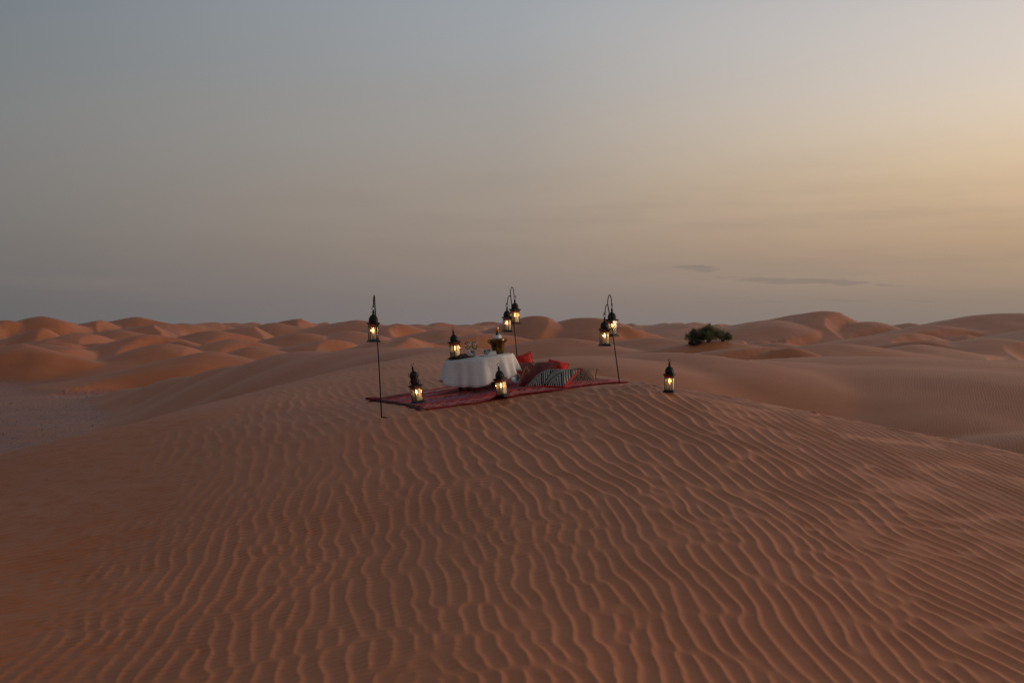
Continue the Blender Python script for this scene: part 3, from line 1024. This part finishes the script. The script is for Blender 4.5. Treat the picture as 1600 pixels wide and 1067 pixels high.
wr = np.maximum(0, fbm(UU * 1.3 + VV * 0.6, VV * 3.2, 91, 3)) * 0.028 * sst(0.0, 0.3, db) + 0.012 * np.abs(fbm(UU * 4, VV * 4, 92, 2)) * (1 - sst(0, 0.2, db))
curl = 0.045 * np.exp(-((UU - 0.98) / 0.10) ** 2 - (VV / 0.05) ** 2)
keepflat = np.ones_like(wr)
ZT = GZ + 0.016 + wr * 0.7 + curl
verts = np.stack([XX, YY, ZT], -1).reshape(-1, 3)
low = verts.copy(); low[:, 2] -= 0.013
n1_ = (NU + 1) * (NV + 1)
faces = []
idx = lambda i, j: i * (NV + 1) + j
for i in range(NU):
    for j in range(NV):
        faces.append((idx(i, j), idx(i + 1, j), idx(i + 1, j + 1), idx(i, j + 1)))
loop = [idx(i, 0) for i in range(NU + 1)] + [idx(NU, j) for j in range(1, NV + 1)] + [idx(i, NV) for i in range(NU - 1, -1, -1)] + [idx(0, j) for j in range(NV - 1, 0, -1)]
for a, b in zip(loop, loop[1:] + loop[:1]): faces.append((a, a + n1_, b + n1_, b))
rme = bpy.data.meshes.new('rug')
rme.from_pydata(np.concatenate([verts, low]).tolist(), [], faces)
uvl = rme.uv_layers.new(name='UVMap')
li = np.zeros(len(rme.loops), np.int32); rme.loops.foreach_get('vertex_index', li)
uvs = np.stack([UU.ravel(), VV.ravel()], -1); uvs = np.concatenate([uvs, uvs])
uvl.data.foreach_set('uv', uvs[li].astype(np.float32).ravel())
rme.polygons.foreach_set('use_smooth', [True] * (NU * NV) + [False] * (len(faces) - NU * NV))
rme.materials.append(RUG)
rug = bpy.data.objects.new('rug', rme); COL.objects.link(rug)
tag(rug, 'large red woven rug with stripes and small lozenges spread on the dune crest', 'rug')


def rug_top(x, y):
    """height of the rug's upper side under a point"""
    a = (x - RF.x) * ex.x + (y - RF.y) * ex.y; b = (x - RF.x) * ey.x + (y - RF.y) * ey.y
    i = int(round(min(max(a / RLEN, 0), 1) * NU)); j = int(round(min(max(b / RWID, 0), 1) * NV))
    return float(ZT[i, j])


# fringe knots along the short end
fr = MB()
for j in range(46):
    b = RWID * (j + 0.5) / 46; x, y = rug_xy(0.0, b)
    p0 = Vector((x, y, rug_top(x, y) - 0.004)); L = 0.05 + 0.04 * R3.random()
    x1, y1 = rug_xy(-L, b + R3.uniform(-0.02, 0.02)); xm, ym = rug_xy(-L * 0.5, b + R3.uniform(-0.01, 0.01))
    fr.tube([p0, (xm, ym, H(xm, ym) + 0.013), (x1, y1, H(x1, y1) + 0.008)], [0.006, 0.010, 0.004], 5)
f_o = fr.build('fringe', FRNG, rug); f_o['kind'] = 'stuff'

# a second, plain dark red rug that peeps out beyond the far corner of the first
ru = MB(); vs = []; fs = []
A0, A1, B0, B1, nu2, nv2 = -0.14, 0.62, RWID - 0.34, RWID - 0.02, 26, 12
for i in range(nu2 + 1):
    for j in range(nv2 + 1):
        a = A0 + (A1 - A0) * i / nu2; b = B0 + (B1 - B0) * j / nv2
        if i == 0: a += R3.uniform(-0.02, 0.02)
        b = (B0 + B1) / 2 + (b - (B0 + B1) / 2) * min(1.0, 0.25 + 2.2 * i / nu2)
        x, y = rug_xy(a, b)
        w = 0.030 + 0.018 * math.sin(a * 9 + b * 5) + 0.02 * math.sin(j / nv2 * math.pi)
        inside = a > 0.02
        z = (rug_top(x, y) + 0.006 + 0.012 * math.sin(j / nv2 * math.pi) if inside else H(x, y) + w)
        vs.append((x, y, z))
nb = len(vs)
vs += [(x, y, z - 0.018) for x, y, z in vs]
k2 = lambda i, j: i * (nv2 + 1) + j
for i in range(nu2):
    for j in range(nv2): fs.append((k2(i, j), k2(i + 1, j), k2(i + 1, j + 1), k2(i, j + 1)))
lp = [k2(i, 0) for i in range(nu2 + 1)] + [k2(nu2, j) for j in range(1, nv2 + 1)] + [k2(i, nv2) for i in range(nu2 - 1, -1, -1)] + [k2(0, j) for j in range(nv2 - 1, 0, -1)]
for a, b in zip(lp, lp[1:] + lp[:1]): fs.append((a, a + nb, b + nb, b))
ru.add(vs, fs)
tag(ru.build('runner', DRUG), 'plain dark red woollen strip trailing off the left corner of the rug', 'runner')

# ------------------------------------------------------------------ low table and cloth
TC = P(753, 606, 13.35)
TC.z = H(TC.x, TC.y) + 0.02
TN = Vector((-(H(TC.x + 0.8, TC.y) - H(TC.x - 0.8, TC.y)) / 1.6, 0.0, 1)).normalized()
TM = frame(TC, TN)
TOP = P(753, 557, TC.y).z - TC.z            # height of the table top
TR = 0.455
tbl = empty('low_table', TM)
MB().lathe([(TR - 0.008, TOP - 0.030), (TR, TOP - 0.024), (TR, TOP - 0.006), (TR - 0.006, TOP)], 48).build('table_top', WOOD, tbl)
MB().lathe([(0.36, TOP - 0.075), (0.36, TOP - 0.0305)], 32).build('apron', WOOD, tbl)
for k in range(4):
    a = math.radians(-118 + 90 * k)
    x, y = 0.33 * math.cos(a), 0.33 * math.sin(a)
    w = TM @ Vector((x, y, 0)); dz = rug_top(w.x, w.y) - w.z
    MB().lathe([(0.026, dz + 0.001), (0.034, dz + 0.02), (0.034, dz + 0.07), (0.026, dz + 0.09), (0.030, 0.2), (0.034, TOP - 0.076)], 12, c=(x, y, 0)).build('leg', WOOD, tbl)
tag(tbl, 'low round dark wooden table hidden under the white cloth', 'table')

na_, nrad = 180, 14
vs = []; fs = []
ZC_ = TOP + 0.003
drops = 16


def hang(a):
    """length of the drop and flare of the cloth by direction"""
    c_ = math.cos(a)
    L = 0.345 - 0.13 * max(0, c_) ** 5 + 0.02 * math.sin(3 * a + 1) + 0.012 * math.sin(7 * a)
    if c_ < -0.6: L -= 0.07 * (-c_ - 0.6) / 0.4
    return L


def fold(a):
    return 0.8 * math.sin(7 * a + 0.9 * math.sin(2 * a)) + 0.5 * math.sin(12 * a + 1.3 * math.sin(3 * a + 1)) + 0.3 * math.sin(21 * a)


for k in range(na_):
    a = 2 * math.pi * k / na_
    flare = 0.055 + 0.055 * max(0, -math.cos(a)) ** 2 + 0.0 * a
    for j in range(nrad):
        if j < 5:
            r = (TR + 0.004) * (0.25 + 0.75 * j / 4) if j < 4 else TR + 0.004
            z = ZC_ - (0.0 if j < 4 else 0.0)
            if j == 4: r, z = TR + 0.010, ZC_ - 0.008
        else:
            t_ = (j - 4) / (nrad - 5)
            r = TR + 0.012 + flare * t_ * 0.75 + fold(a) * 0.042 * t_ ** 0.8
            r = max(r, TR + 0.012)
            z = ZC_ - 0.008 - hang(a) * t_
        vs.append((r * math.cos(a), r * math.sin(a), z))
vs.append((0, 0, ZC_))
for k in range(na_):
    k2_ = (k + 1) % na_
    for j in range(nrad - 1): fs.append((k * nrad + j, k * nrad + j + 1, k2_ * nrad + j + 1, k2_ * nrad + j))
    fs.append((len(vs) - 1, k * nrad, k2_ * nrad))
cm_ = MB().add(vs, fs)
clo = cm_.build('tablecloth', CLOTH, None, TM)
sol = clo.modifiers.new('thickness', 'SOLIDIFY'); sol.thickness = 0.0025; sol.offset = 1
tag(clo, 'white cloth draped in folds over the low table', 'tablecloth')


def on_table(px, dy, dz=0.0, yaw=0.0):
    """frame on the table top at photo column px and depth dy from the middle"""
    D = TC.y + dy
    x = (px - 800) / F * D - TC.x
    return TM @ Matrix.Translation((x, dy, ZC_ + 0.0035 + dz)) @ Matrix.Rotation(yaw, 4, 'Z')


lantern(on_table(717.5, 0.12, 0, math.radians(38)), 'black candle lantern standing on the table behind the dark tray')
tray = empty('serving_tray', on_table(725, -0.22))
MB().lathe([(0.150, 0.0), (0.168, 0.006), (0.176, 0.020), (0.170, 0.021), (0.160, 0.010), (0.02, 0.008)], 36, sy=0.72).build('dish', TRAYM, tray)
MB().lathe([(0.1725, 0.0195), (0.1775, 0.0215), (0.1775, 0.0245), (0.1725, 0.0245)], 36, sy=0.72, cap=False).build('rim', TRAYM, tray)
tag(tray, 'dark oval serving tray on the left of the table', 'tray')
fm = MB()
for k in range(46):
    a = R3.uniform(0, 6.28); r = 0.10 * math.sqrt(R3.random())
    x, y = 0.035 + r * math.cos(a), 0.6 * r * math.sin(a)
    z = 0.018 + 0.055 * max(0, 1 - r / 0.105) * R3.uniform(0.5, 1.0)
    Q = Matrix.Rotation(R3.uniform(0, 6.28), 3, 'Z') @ Matrix.Rotation(R3.uniform(-0.6, 0.6), 3, 'X')
    sph = []
    fs_ = []
    for i_, (rr_, zz_) in enumerate(((0.004, -0.019), (0.0095, -0.010), (0.0105, 0.002), (0.008, 0.013), (0.003, 0.019))):
        for q_ in range(6):
            b = 2 * math.pi * q_ / 6
            sph.append(Q @ Vector((zz_, rr_ * math.cos(b), rr_ * math.sin(b))) + Vector((x, y, z)))
    for i_ in range(4):
        for q_ in range(6): fs_.append((i_ * 6 + q_, i_ * 6 + (q_ + 1) % 6, (i_ + 1) * 6 + (q_ + 1) % 6, (i_ + 1) * 6 + q_))
    fm.add(sph, fs_)
fo = fm.build('dried_fruit', FRUIT, None, on_table(725, -0.22)); tag(fo, 'heap of dark red dried fruit piled on the tray', 'fruit', kind='stuff')
nk = MB()                                              # a folded card standing at the tray's end
nk.add([(-0.045, -0.03, 0.0), (0.055, -0.02, 0.0), (0.0, 0.0, 0.085), (-0.035, 0.04, 0.0), (0.06, 0.045, 0.0), (0.004, 0.004, 0.083)], [(0, 1, 2), (4, 3, 5), (1, 4, 5, 2), (3, 0, 2, 5), (0, 3, 4, 1)], False)
tag(nk.build('folded_napkin', NAPKIN, None, on_table(738, -0.20, 0.026)), 'small pale pink folded napkin at the right end of the tray', 'napkin')


def wine_glass(M, label):
    g = empty('wine_glass', M)
    MB().lathe([(0.001, 0.093), (0.012, 0.094), (0.026, 0.104), (0.036, 0.122), (0.0395, 0.142), (0.038, 0.168), (0.033, 0.196), (0.0318, 0.196), (0.0368, 0.168), (0.038, 0.142), (0.0345, 0.123), (0.025, 0.106), (0.011, 0.0965), (0.001, 0.0955)], 24, cap=False).build('bowl', GLASS, g)
    MB().lathe([(0.0045, 0.006), (0.0035, 0.03), (0.0035, 0.085), (0.006, 0.0925)], 10).build('stem', GLASS, g)
    MB().lathe([(0.034, 0.0), (0.034, 0.0025), (0.012, 0.005), (0.005, 0.0055)], 24).build('foot', GLASS, g)
    MB().lathe([(0.002, 0.0975), (0.0105, 0.0985), (0.0235, 0.107), (0.033, 0.1235), (0.0362, 0.139), (0.0362, 0.1405)], 24).build('wine', WINE, g)
    tag(g, label, 'wine glass', 'two glasses of white wine')
    return g


wine_glass(on_table(738.0, 0.10, 0.008), 'wine glass of white wine on the left, next to the table lantern')
wine_glass(on_table(748.5, 0.00), 'wine glass of white wine on the right, nearer the white cup')


def tumbler(M, label):
    g = empty('tumbler', M)
    MB().lathe([(0.026, 0.0), (0.033, 0.085), (0.0315, 0.085), (0.0255, 0.008), (0.001, 0.008)], 20, cap=False).build('wall', GLASS, g)
    MB().lathe([(0.025, 0.0005), (0.0254, 0.0075)], 20).build('bottom', GLASS, g)
    tag(g, label, 'tumbler'); return g


tumbler(on_table(744.5, -0.13), 'small empty clear tumbler in front of the wine glasses')
pl = MB().lathe([(0.055, 0.0), (0.062, 0.003), (0.094, 0.012), (0.094, 0.0145), (0.06, 0.007), (0.002, 0.006)], 32, cap=False)
tag(pl.build('plate', CHINA, None, on_table(763, -0.17)), 'white plate on the front of the table under the candle glass', 'plate')
cg = empty('candle_glass', on_table(767, -0.17, 0.0085))
MB().lathe([(0.038, 0.0), (0.044, 0.070), (0.0425, 0.070), (0.0368, 0.006), (0.001, 0.006)], 24, cap=False).build('glass', GLASS, cg)
MB().lathe([(0.028, 0.0065), (0.030, 0.04), (0.024, 0.043)], 20).build('wax', CHINA, cg)
tag(cg, 'short clear glass holding a white candle on the white plate', 'candle glass')
fn = MB()
for k_ in range(3):
    fn.box((0, 0.004 * k_, 0.009 + 0.0185 * k_ * 0.9), (0.10 - 0.006 * k_, 0.075, 0.016), Matrix.Rotation(0.08 * k_, 3, 'Z'), 0.94)
tag(fn.build('linen_napkin', LINEN, None, on_table(775.5, -0.12)), 'folded white linen napkin between candle glass and ice bucket', 'napkin')
bk = empty('ice_bucket', on_table(784.5, 0.05) @ Matrix.Scale(0.92, 4))
MB().lathe([(0.072, 0.0), (0.077, 0.004), (0.086, 0.05), (0.099, 0.12), (0.112, 0.19), (0.119, 0.222), (0.116, 0.224), (0.108, 0.19), (0.095, 0.12), (0.082, 0.05), (0.07, 0.012), (0.001, 0.010)], 36, cap=False).build('bucket', BRASS, bk)
MB().lathe([(0.1165, 0.2195), (0.1225, 0.222), (0.1225, 0.226), (0.1165, 0.2275)], 36, cap=False).build('rim', BRASS, bk)
for s_i in (-1, 1):                                     # flared lugs at the sides
    MB().tube([(s_i * 0.106, 0, 0.165), (s_i * 0.122, 0, 0.172), (s_i * 0.136, 0, 0.196), (s_i * 0.134, 0, 0.212), (s_i * 0.117, 0, 0.214)], [0.007, 0.009, 0.010, 0.009, 0.006], 8).build('lug', BRASS, bk)
tag(bk, 'aged brass ice bucket with a flared rim on the right of the table', 'ice bucket')
bt = empty('wine_bottle', on_table(784.5, 0.05, 0.050) @ Matrix.Rotation(math.radians(3), 4, 'Y'))
MB().lathe([(0.036, 0.0), (0.038, 0.006), (0.038, 0.19), (0.034, 0.212), (0.020, 0.235), (0.0155, 0.25), (0.0150, 0.262)], 20).build('body', BOTTLE, bt)
MB().lathe([(0.0182, 0.240), (0.0172, 0.285), (0.0190, 0.289), (0.0190, 0.306), (0.0160, 0.312)], 18).build('foil', FOIL, bt)
tag(bt, 'wine bottle with gold foil neck standing in the ice bucket', 'bottle')
tw = MB()
tv = []; tf = []
for i_ in range(28):
    a = 2 * math.pi * i_ / 28
    for j_, (r_, z_) in enumerate(((0.021, 0.226), (0.031, 0.212), (0.044, 0.192), (0.056, 0.170), (0.062, 0.130))):
        q_ = 1 + 0.12 * math.sin(5 * a + j_) + 0.06 * math.sin(11 * a)
        tv.append((r_ * min(q_, 1.03 if j_ > 2 else 2), 0, z_ + 0.006 * math.sin(7 * a + j_)))
        x_ = tv[-1]; tv[-1] = (x_[0] * math.cos(a), x_[0] * math.sin(a), x_[2])
for i_ in range(28):
    i2 = (i_ + 1) % 28
    for j_ in range(4): tf.append((i_ * 5 + j_, i_ * 5 + j_ + 1, i2 * 5 + j_ + 1, i2 * 5 + j_))
two = tw.add(tv, tf).build('white_towel', LINEN, None, on_table(784.5, 0.05, 0.050) @ Matrix.Rotation(math.radians(3), 4, 'Y'))
two.modifiers.new('thickness', 'SOLIDIFY').thickness = 0.004
tag(two, 'white towel wrapped round the bottle in the ice bucket', 'towel')

# ------------------------------------------------------------------ lanterns on rug and sand
def on_rug(px, D, yaw, py):
    x = (px - 800) / F * D
    return Vector((x, D, rug_top(x, D) + 0.001))


p = on_rug(785, 12.38, 0, 618)
lantern(frame(p, (TN + Vector((-0.03, 0, 0))).normalized(), math.radians(-32)), 'black candle lantern on the rug directly in front of the tablecloth')
tall = make_lantern(True)
p = on_rug(653, 12.45, 0, 630)
lantern(frame(p, Vector((-0.150, -0.03, 1)).normalized(), math.radians(40)), 'tall leaning candle lantern with scrolled crown on the left of the rug', src=tall)
p = P(1046, 610, 12.40); p = at_ground(p.x, p.y)
p.z -= 0.004
lantern(frame(p, Vector((0, 0, 1)), math.radians(-22)), 'black candle lantern standing alone on bare sand right of the rug')


# ------------------------------------------------------------------ shepherd hooks
def arch(c0, c1, h, n=10, tip=0.03, curl=0.03):
    """points from c0 up over and down to c1 with an upturned tip"""
    c0 = Vector(c0); c1 = Vector(c1); out = []
    for i in range(n + 1):
        t_ = i / n
        out.append(c0.lerp(c1, 0.5 - 0.5 * math.cos(math.pi * t_)) + Vector((0, 0, h * math.sin(math.pi * t_))))
    d = (c1 - c0); d.z = 0
    d.normalize()
    out += [c1 + Vector((0, 0, -tip * 0.7)) + d * curl * 0.15, c1 + Vector((0, 0, -tip)) + d * curl * 0.5, c1 + Vector((0, 0, -tip * 0.75)) + d * curl * 0.95, c1 + Vector((0, 0, -tip * 0.2)) + d * curl * 1.1]
    return out


def hang_at(hook_low, yaw, label, gap=0.0):
    """a lantern whose ring hangs in the bend of a hook"""
    z = hook_low.z - (TOPZ - 0.004)
    return lantern(Matrix.Translation((hook_low.x, hook_low.y, z)) @ Matrix.Rotation(yaw, 4, 'Z'), label)


def clean(pts):
    return [Vector(p) for p in pts]


# left: a single hook seen almost edge on
D1 = 11.6
b0 = P(597, 653, D1); b0.z = H(b0.x, b0.y)
t0 = P(585.5, 474, D1)
tip1 = P(583.5, 476, D1 + 0.10)
pole1 = empty('shepherd_hook', Matrix.Translation(b0))
I = Matrix.Translation(-b0)
L = lambda pts: [Vector(q_) - b0 for q_ in pts]
MB().tube(L([b0 - Vector((0, 0, 0.12)), b0.lerp(t0, 0.5) + Vector((0.004, 0, 0)), t0]), [0.0080, 0.0078, 0.0075], 8).build('rod', ROD, pole1)
hk1 = arch(t0, tip1, 0.098)
MB().tube(L(hk1), 0.0066, 8).build('hook', ROD, pole1)
low1 = min(hk1[11:], key=lambda q_: q_.z)
fb = b0 + Vector((0.005, 0, 0.004))
MB().tube(L([fb, fb + Vector((0.045, -0.01, -0.002))]), 0.006, 6).build('foot_peg', ROD, pole1)
tag(pole1, 'thin black single hook pole planted in sand at the left corner of the rug', 'hook pole', 'hook poles holding lanterns')
lt1 = hang_at(low1, math.radians(20), 'black lantern hanging alone from the leftmost hook pole')


def double_pole(base, top, up_tip, lo_start, lo_tip, label, lab_up, lab_lo, yaw_u, yaw_l, h1, h2):
    o = empty('shepherd_hook', Matrix.Translation(base))
    Lc = lambda pts: [Vector(q_) - base for q_ in pts]
    MB().tube(Lc([base - Vector((0, 0, 0.12)), base.lerp(top, 0.5), top]), [0.0080, 0.0078, 0.0072], 8).build('rod', ROD, o)
    a = arch(top, up_tip, h1)
    MB().tube(Lc(a), 0.0064, 8).build('hook', ROD, o)
    b = arch(lo_start, lo_tip, h2)
    MB().tube(Lc(b), 0.0064, 8).build('hook', ROD, o)
    tag(o, label, 'hook pole', 'hook poles holding lanterns')
    hang_at(min(a[11:], key=lambda q_: q_.z), yaw_u, lab_up)
    hang_at(min(b[11:], key=lambda q_: q_.z), yaw_l, lab_lo)
    return o


D2 = 15.0
b2 = P(812, 595, D2); b2.z = H(b2.x, b2.y)
t2 = P(797.5, 458, D2)
double_pole(b2, t2, P(803.0, 461, D2 + 0.02), P(799.0, 472, D2), P(793.0, 473, D2 - 0.10),
            'thin black double hook pole standing behind the table', 'higher lantern on the hook pole behind the table', 'lower lantern on the hook pole behind the table', math.radians(38), math.radians(15), 0.105, 0.10)
D3 = 13.05
b3 = P(970, 598, D3); b3.z = H(b3.x, b3.y)
t3 = P(949.5, 475, D3)
double_pole(b3, t3, P(955.5, 474, D3 + 0.14), P(951, 486, D3), P(945.5, 488, D3 - 0.10),
            'leaning black double hook pole at the right end of the rug', 'higher lantern on the leaning right hook pole, partly hidden behind the lower one', 'lower lantern in front on the leaning right hook pole', math.radians(48), math.radians(12), 0.115, 0.09)

# ------------------------------------------------------------------ cushions
def cushion(name, M, w, h, th, front, back, label, pinch=0.10, n=22, tb=None):
    tb = tb or th
    root = empty(name, M)

    def side(sg):
        vs = []; fs = []
        for i in range(n + 1):
            for j in range(n + 1):
                u = -1 + 2 * i / n; v = -1 + 2 * j / n
                e = (1 - abs(u) ** 2.2) * (1 - abs(v) ** 2.2)
                x = u * w / 2 * (1 - pinch * (1 - v * v)) ; y = v * h / 2 * (1 - pinch * (1 - u * u))
                z = sg * (0.004 + (th if sg > 0 else tb) / 2 * max(0, e) ** 0.55 * (1 + 0.06 * math.sin(5 * u + 3 * v)))
                vs.append((x, y, z))
        for i in range(n):
            for j in range(n):
                a_ = i * (n + 1) + j; q_ = (a_, a_ + n + 1, a_ + n + 2, a_ + 1)
                fs.append(q_ if sg > 0 else q_[::-1])
        return MB().add(vs, fs)
    side(1).build('front_cover', front, root)
    side(-1).build('back_cover', back, root)
    pp = []
    for (u0_, v0_, u1_, v1_) in ((-1, -1, 1, -1), (1, -1, 1, 1), (1, 1, -1, 1), (-1, 1, -1, -1)):
        for k in range(n):
            u = u0_ + (u1_ - u0_) * k / n; v = v0_ + (v1_ - v0_) * k / n
            pp.append((u * w / 2 * (1 - pinch * (1 - v * v)), v * h / 2 * (1 - pinch * (1 - u * u)), 0))
    MB().tube(pp, 0.010, 6, True).build('piping', back, root)
    tag(root, label, 'cushion', 'cushions heaped at the right end of the rug')
    return root


def basis(c_, xdir, ndir):
    """frame with local z along ndir and local x as near xdir as it can be"""
    z = Vector(ndir).normalized(); x = Vector(xdir); x = (x - z * x.dot(z)).normalized(); y = z.cross(x)
    M = Matrix((x, y, z)).transposed().to_4x4(); M.translation = c_
    return M


def cpos(px, py, D):
    return P(px, py, D)



def slanted(px, py, D, x, y, sx, sy, th, front, back, label, pinch=0.10, tb=None):
    """cushion from its lower left corner and the directions of its edges"""
    x = Vector(x).normalized(); y = Vector(y); y = (y - x * y.dot(x)).normalized(); n = x.cross(y)
    c0 = P(px, py, D) + x * sx / 2 + y * sy / 2
    M = Matrix((x, y, n)).transposed().to_4x4(); M.translation = c0
    return cushion('cushion', M, sx, sy, th, front, back, label, pinch, 22, tb)


slanted(882, 601, 13.45, (1.0, -0.10, 0.03), (0.30, 0.85, 0.38), 0.44, 0.46, 0.17, KBR, MAROON, 'tan and black patterned cushion lying flat farthest right of the heap')
slanted(806, 592, 14.20, (1.0, 0.1, 0.25), (0.05, 0.55, 0.80), 0.32, 0.38, 0.18, REDC, REDC, 'plain red cushion leaning upright beside the tablecloth')
slanted(811, 599, 13.75, (1.0, -0.05, 0.05), (0.20, 0.66, 0.52), 0.42, 0.44, 0.17, KRD, REDC, 'brown and red patterned cushion at the back of the heap')
slanted(811, 603, 13.18, (0.85, -0.50, 0.02), (0.64, 0.55, 0.45), 0.32, 0.60, 0.17, MAROON, MAROON, 'maroon cushion sloping up between the patterned cushions')
slanted(852, 584, 13.50, (1.0, -0.1, -0.22), (0.12, 0.6, 0.62), 0.28, 0.27, 0.16, REDC, REDC, 'bright red cushion showing above the black and white one')
slanted(820, 604.5, 13.00, (0.86, -0.50, 0.030), (0.50, 0.74, 0.37), 0.58, 0.50, 0.17, KBW, REDC, 'black and white zigzag cushion with red edge at the front of the heap', 0.07, 0.22)

# steel bowl lying against the table
bw = MB().lathe([(0.012, 0.0), (0.035, 0.004), (0.056, 0.022), (0.066, 0.048), (0.070, 0.052), (0.064, 0.052), (0.054, 0.027), (0.033, 0.009), (0.001, 0.006)], 28, cap=False)
bp = P(803.5, 591, 13.32)
tag(bw.build('steel_bowl', STEEL, None, basis(bp, (1, 0.3, 0), (0.25, -0.9, 0.30))), 'polished steel bowl propped on edge at the right foot of the tablecloth', 'bowl')

# ------------------------------------------------------------------ shrubs on the dune behind
def leaf_mat(name, a, b_):
    m, t = mat(name)
    oi = t.new('ShaderNodeNewGeometry').outputs['Position']
    col = t.mix(t.rng(t.noise(oi, 1.3, 3, 0.6), 0.35, 0.65), a + (1,), b_ + (1,))
    d_ = t.new('ShaderNodeBsdfDiffuse'); t.put(d_.inputs[0], col)
    tl = t.new('ShaderNodeBsdfTranslucent'); t.put(tl.inputs[0], col)
    ms = t.new('ShaderNodeMixShader'); ms.inputs[0].default_value = 0.42; t.l.new(d_.outputs[0], ms.inputs[1]); t.l.new(tl.outputs[0], ms.inputs[2])
    finish(t, ms.outputs[0]); return m


LEAF = leaf_mat('shrub_leaf', (0.12, 0.124, 0.070), (0.20, 0.198, 0.115))
PALE = leaf_mat('pale_shrub_leaf', (0.070, 0.065, 0.042), (0.12, 0.105, 0.068))


def ray_ground(px, py, d0, d1):
    """where the view through a pixel meets the ground between two distances"""
    ds = np.linspace(d0, d1, 500)
    pts = [P(px, py, d) for d in ds]
    zn_, s_, zf_, sl_ = ground_parts(np.array([q.x for q in pts]), np.array([q.y for q in pts]))
    g_ = smax(zn_, zf_, 0.8)
    for q, z_ in zip(pts, g_):
        if q.z <= z_: return Vector((q.x, q.y, z_))
    return Vector((pts[-1].x, pts[-1].y, g_[-1]))


def shrub(px, py, D, wpx, hpx, ml, label, seed, nst=26, nleaf=3200):
    R = random.Random(seed)
    b = P(px, py, D); b.z = H(b.x, b.y) - 0.05
    s = D / F
    w, h = wpx * s / 2, hpx * s
    root = empty('desert_shrub', Matrix.Translation(b))
    st = MB(); lv = []; lf = []
    tips = []
    for i in range(nst):
        a = R.uniform(0, 6.283); tilt = R.random() ** 0.7
        top = Vector((math.cos(a) * w * tilt, math.sin(a) * w * tilt * 0.8, h * (1.05 - 0.62 * tilt * tilt) * R.uniform(0.72, 1.05)))
        mid_ = Vector((top.x * 0.35, top.y * 0.35, top.z * 0.55))
        st.tube([(R.uniform(-.1, .1), R.uniform(-.1, .1), 0), mid_, top], [0.035, 0.02, 0.006], 5)
        tips.append((mid_, top))
    for i in range(nleaf):
        m_, tp = R.choice(tips)
        t_ = R.random() ** 0.7
        c_ = m_.lerp(tp, t_) + Vector((R.gauss(0, 1), R.gauss(0, 1), R.gauss(0, 1))) * (0.15 * h * (1.15 - t_ * 0.6))
        if c_.z < 0.03: c_.z = 0.03 + 0.1 * R.random()
        d_ = Vector((R.gauss(0, 0.6), R.gauss(0, 0.6), R.uniform(0.4, 1.8))).normalized() * R.uniform(0.18, 0.46)
        sd_ = d_.cross(Vector((R.gauss(0, 1), R.gauss(0, 1), R.gauss(0, 1)))).normalized() * R.uniform(0.012, 0.03)
        o = len(lv)
        lv += [c_ - sd_, c_ + d_ * 0.5 - sd_ * 1.2, c_ + d_, c_ + sd_]; lf.append((o, o + 1, o + 2, o + 3))
    st.build('stems', STEM, root)
    MB().add(lv, lf, False).build('foliage', ml, root)
    tag(root, label, 'shrub', 'clump of shrubs on the dune')
    return root


g0 = ray_ground(1107, 534, 60, 240)
DS = g0.y
print('shrub distance', DS)
shrub(1107, 534, DS, 48, 24, LEAF, 'tallest dark green shrub in the middle of the clump', 1, 44, 4200)
shrub(1085, 533, DS + 0.6, 30, 19, LEAF, 'dark green shrub on the left of the clump', 2, 30, 2500)
shrub(1129, 532, DS + 0.8, 32, 14, LEAF, 'low dark shrub at the right end of the clump', 3, 26, 2000)
shrub(1086, 534, DS - 1.5, 24, 8, PALE, 'pale low scrub in front of the left dark shrub', 4, 22, 1900)

# ------------------------------------------------------------------ stones on the gravel plain
gs = MB()
R5 = random.Random(9)
cnt = 0
cand = [(R5.uniform(-46, -12), R5.uniform(40, 105)) for _ in range(5200)]
ca_ = np.array(cand)
zn_, s_, zf_, sl_ = ground_parts(ca_[:, 0], ca_[:, 1])
ok = ((zf_ - BASE) < 0.22) & (zn_ < zf_ - 0.3)
zg = smax(zn_, zf_, 0.8)
for (x, y), o_, z in zip(cand, ok, zg):
    if not o_: continue
    s = R5.uniform(0.02, 0.05) * (2.2 if R5.random() < 0.05 else 1)
    vs = [(x + s * R5.uniform(.7, 1.2), y, z), (x, y + s * R5.uniform(.7, 1.2), z), (x - s * R5.uniform(.7, 1.2), y, z), (x, y - s * R5.uniform(.7, 1.2), z), (x + s * .2, y, z + s * R5.uniform(.5, .9))]
    gs.add(vs, [(0, 1, 4), (1, 2, 4), (2, 3, 4), (3, 0, 4)], False)
STONE = simple('dark_stone', (0.20, 0.095, 0.075), 0.9, 0.0, 0.6, 0.5)
so = gs.build('gravel', STONE)
tag(so, 'dark purple brown stones scattered over the flat gravel plain', 'gravel', kind='stuff')
